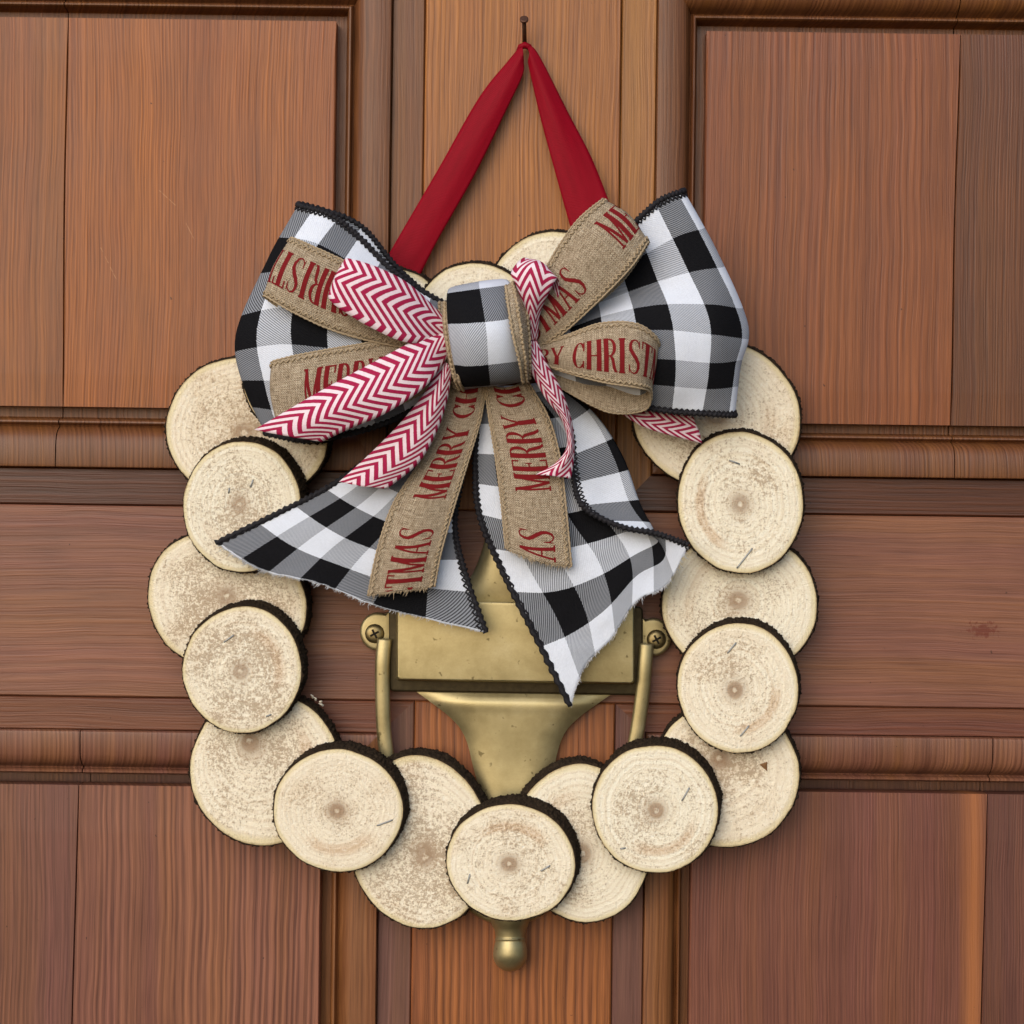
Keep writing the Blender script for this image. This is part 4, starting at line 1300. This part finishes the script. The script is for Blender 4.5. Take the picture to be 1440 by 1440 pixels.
# ears with screws
M_SCREW = plain('screw_brass', (0.16, 0.12, 0.055), (0.30, 0.24, 0.12), 0.4, 600, 0.4, 0.15, 0.0003, metal=0.9)
M_SLOT = plain('screw_recess', (0.008, 0.006, 0.004), (0.015, 0.012, 0.008), 0.8)
for (ex, ey, sgn) in ((531, 888, -1), (919, 896, 1)):
    pts = []
    for i in range(25):
        a = math.radians(-112 + 224 * i / 24)
        pts.append((ex + sgn * 25 * math.cos(a), ey + 27 * math.sin(a)))
    pts += [(ex - sgn * 24, ey + 30), (ex - sgn * 24, ey - 32)]
    ear = outline_solid('screw_ear', pts, 0.2, 7.5, 1.8, M_BRASS, knock)
    sx, sy = ex - sgn * (4 if sgn < 0 else -4), ey + 3
    sx = 527 if sgn < 0 else 923
    c = P(sx, sy, 7.2)
    ring = [Vector((0, 0, 0))]
    vv, ff = [], []
    prof = [(0.0055, 0.0), (0.0054, 0.0006), (0.0048, 0.0013), (0.0034, 0.0018), (0.0016, 0.0020)]
    for r_, h in prof:
        for k in range(24):
            a = 2 * math.pi * k / 24
            vv.append(c + Vector((r_ * math.cos(a), -h, r_ * math.sin(a))))
    for q in range(len(prof) - 1):
        for k in range(24):
            ff.append((q * 24 + k, q * 24 + (k + 1) % 24, (q + 1) * 24 + (k + 1) % 24, (q + 1) * 24 + k))
    ff.append(tuple((len(prof) - 1) * 24 + k for k in range(24)))
    scw = mesh_obj('screw', vv, ff, M_SCREW, ear, True)
    # cross recess
    w_, l_ = 0.00055, 0.0027
    rot = 0.5
    cross = [(-w_, -l_), (w_, -l_), (w_, -w_), (l_, -w_), (l_, w_), (w_, w_), (w_, l_), (-w_, l_), (-w_, w_), (-l_, w_), (-l_, -w_), (-w_, -w_)]
    vv = []
    for hh in (0.0012, 0.00225):
        for a_, b_ in cross:
            vv.append(c + Vector((a_ * math.cos(rot) - b_ * math.sin(rot), -hh, a_ * math.sin(rot) + b_ * math.cos(rot))))
    ff = [tuple(range(12, 24)), tuple(range(11, -1, -1))] + [(i, (i + 1) % 12, 12 + (i + 1) % 12, 12 + i) for i in range(12)]
    mesh_obj('screw_recess', vv, ff, M_SLOT, ear)

# swinging handle: two flat arms that meet in a turned knob below
def strap(path, parent, name):
    pts = [Vector(p) for p in path]
    v, f = [], []
    N = 60
    for i in range(N + 1):
        t = i / N * (len(pts) - 1)
        q = cr_spline(pts, t); q1 = cr_spline(pts, min(len(pts) - 1, t + 0.02)); q0 = cr_spline(pts, max(0, t - 0.02))
        tx, ty = q1.x - q0.x, q1.y - q0.y
        L = math.hypot(tx, ty) or 1
        nx, ny = -ty / L, tx / L
        hw = 10.5
        for k in range(12):
            a = 2 * math.pi * k / 12
            ca, sa = math.cos(a), math.sin(a)
            ca = math.copysign(abs(ca) ** 0.6, ca); sa = math.copysign(abs(sa) ** 0.7, sa)
            v.append(P(q.x + nx * hw * ca, q.y + ny * hw * ca, q.z + 3.0 * sa))
    for i in range(N):
        for k in range(12):
            f.append((i * 12 + k, i * 12 + (k + 1) % 12, (i + 1) * 12 + (k + 1) % 12, (i + 1) * 12 + k))
    f.append(tuple(range(12))); f.append(tuple(N * 12 + k for k in range(12)))
    return mesh_obj(name, v, f, M_BRASS, parent, True)

strap([(541, 898, 11), (538, 930, 12), (538, 975, 11.5), (541, 1040, 10), (552, 1100, 8.5), (578, 1170, 7.2), (625, 1240, 7), (680, 1282, 7), (717, 1292, 7)], knock, 'handle_arm')
strap([(909, 905, 11), (907, 935, 12), (903, 980, 11.5), (893, 1045, 10), (878, 1105, 8.5), (850, 1172, 7.2), (808, 1238, 7), (755, 1280, 7), (717, 1292, 7)], knock, 'handle_arm')
prof = [(1262, 4), (1266, 22), (1282, 28), (1298, 26.5), (1308, 22), (1318, 20.5), (1321, 21.5), (1324, 21), (1328, 22), (1336, 23.5), (1346, 23.8), (1354, 21), (1361, 15), (1365, 8), (1366, 2)]
vv, ff = [], []
fine = [cr_spline([Vector((a, b, 0)) for a, b in prof], i / 60 * (len(prof) - 1)) for i in range(61)]
for q in fine:
    for k in range(32):
        a = 2 * math.pi * k / 32
        r_ = max(q.y, 0.3)
        vv.append(P(717.5 + r_ * math.cos(a), q.x, 9.8 + r_ * 0.4 * math.sin(a)))
for i in range(60):
    for k in range(32):
        ff.append((i * 32 + k, i * 32 + (k + 1) % 32, (i + 1) * 32 + (k + 1) % 32, (i + 1) * 32 + k))
ff.append(tuple(range(32))); ff.append(tuple(60 * 32 + k for k in range(32)))
mesh_obj('handle_knob', vv, ff, M_BRASS, knock, True)
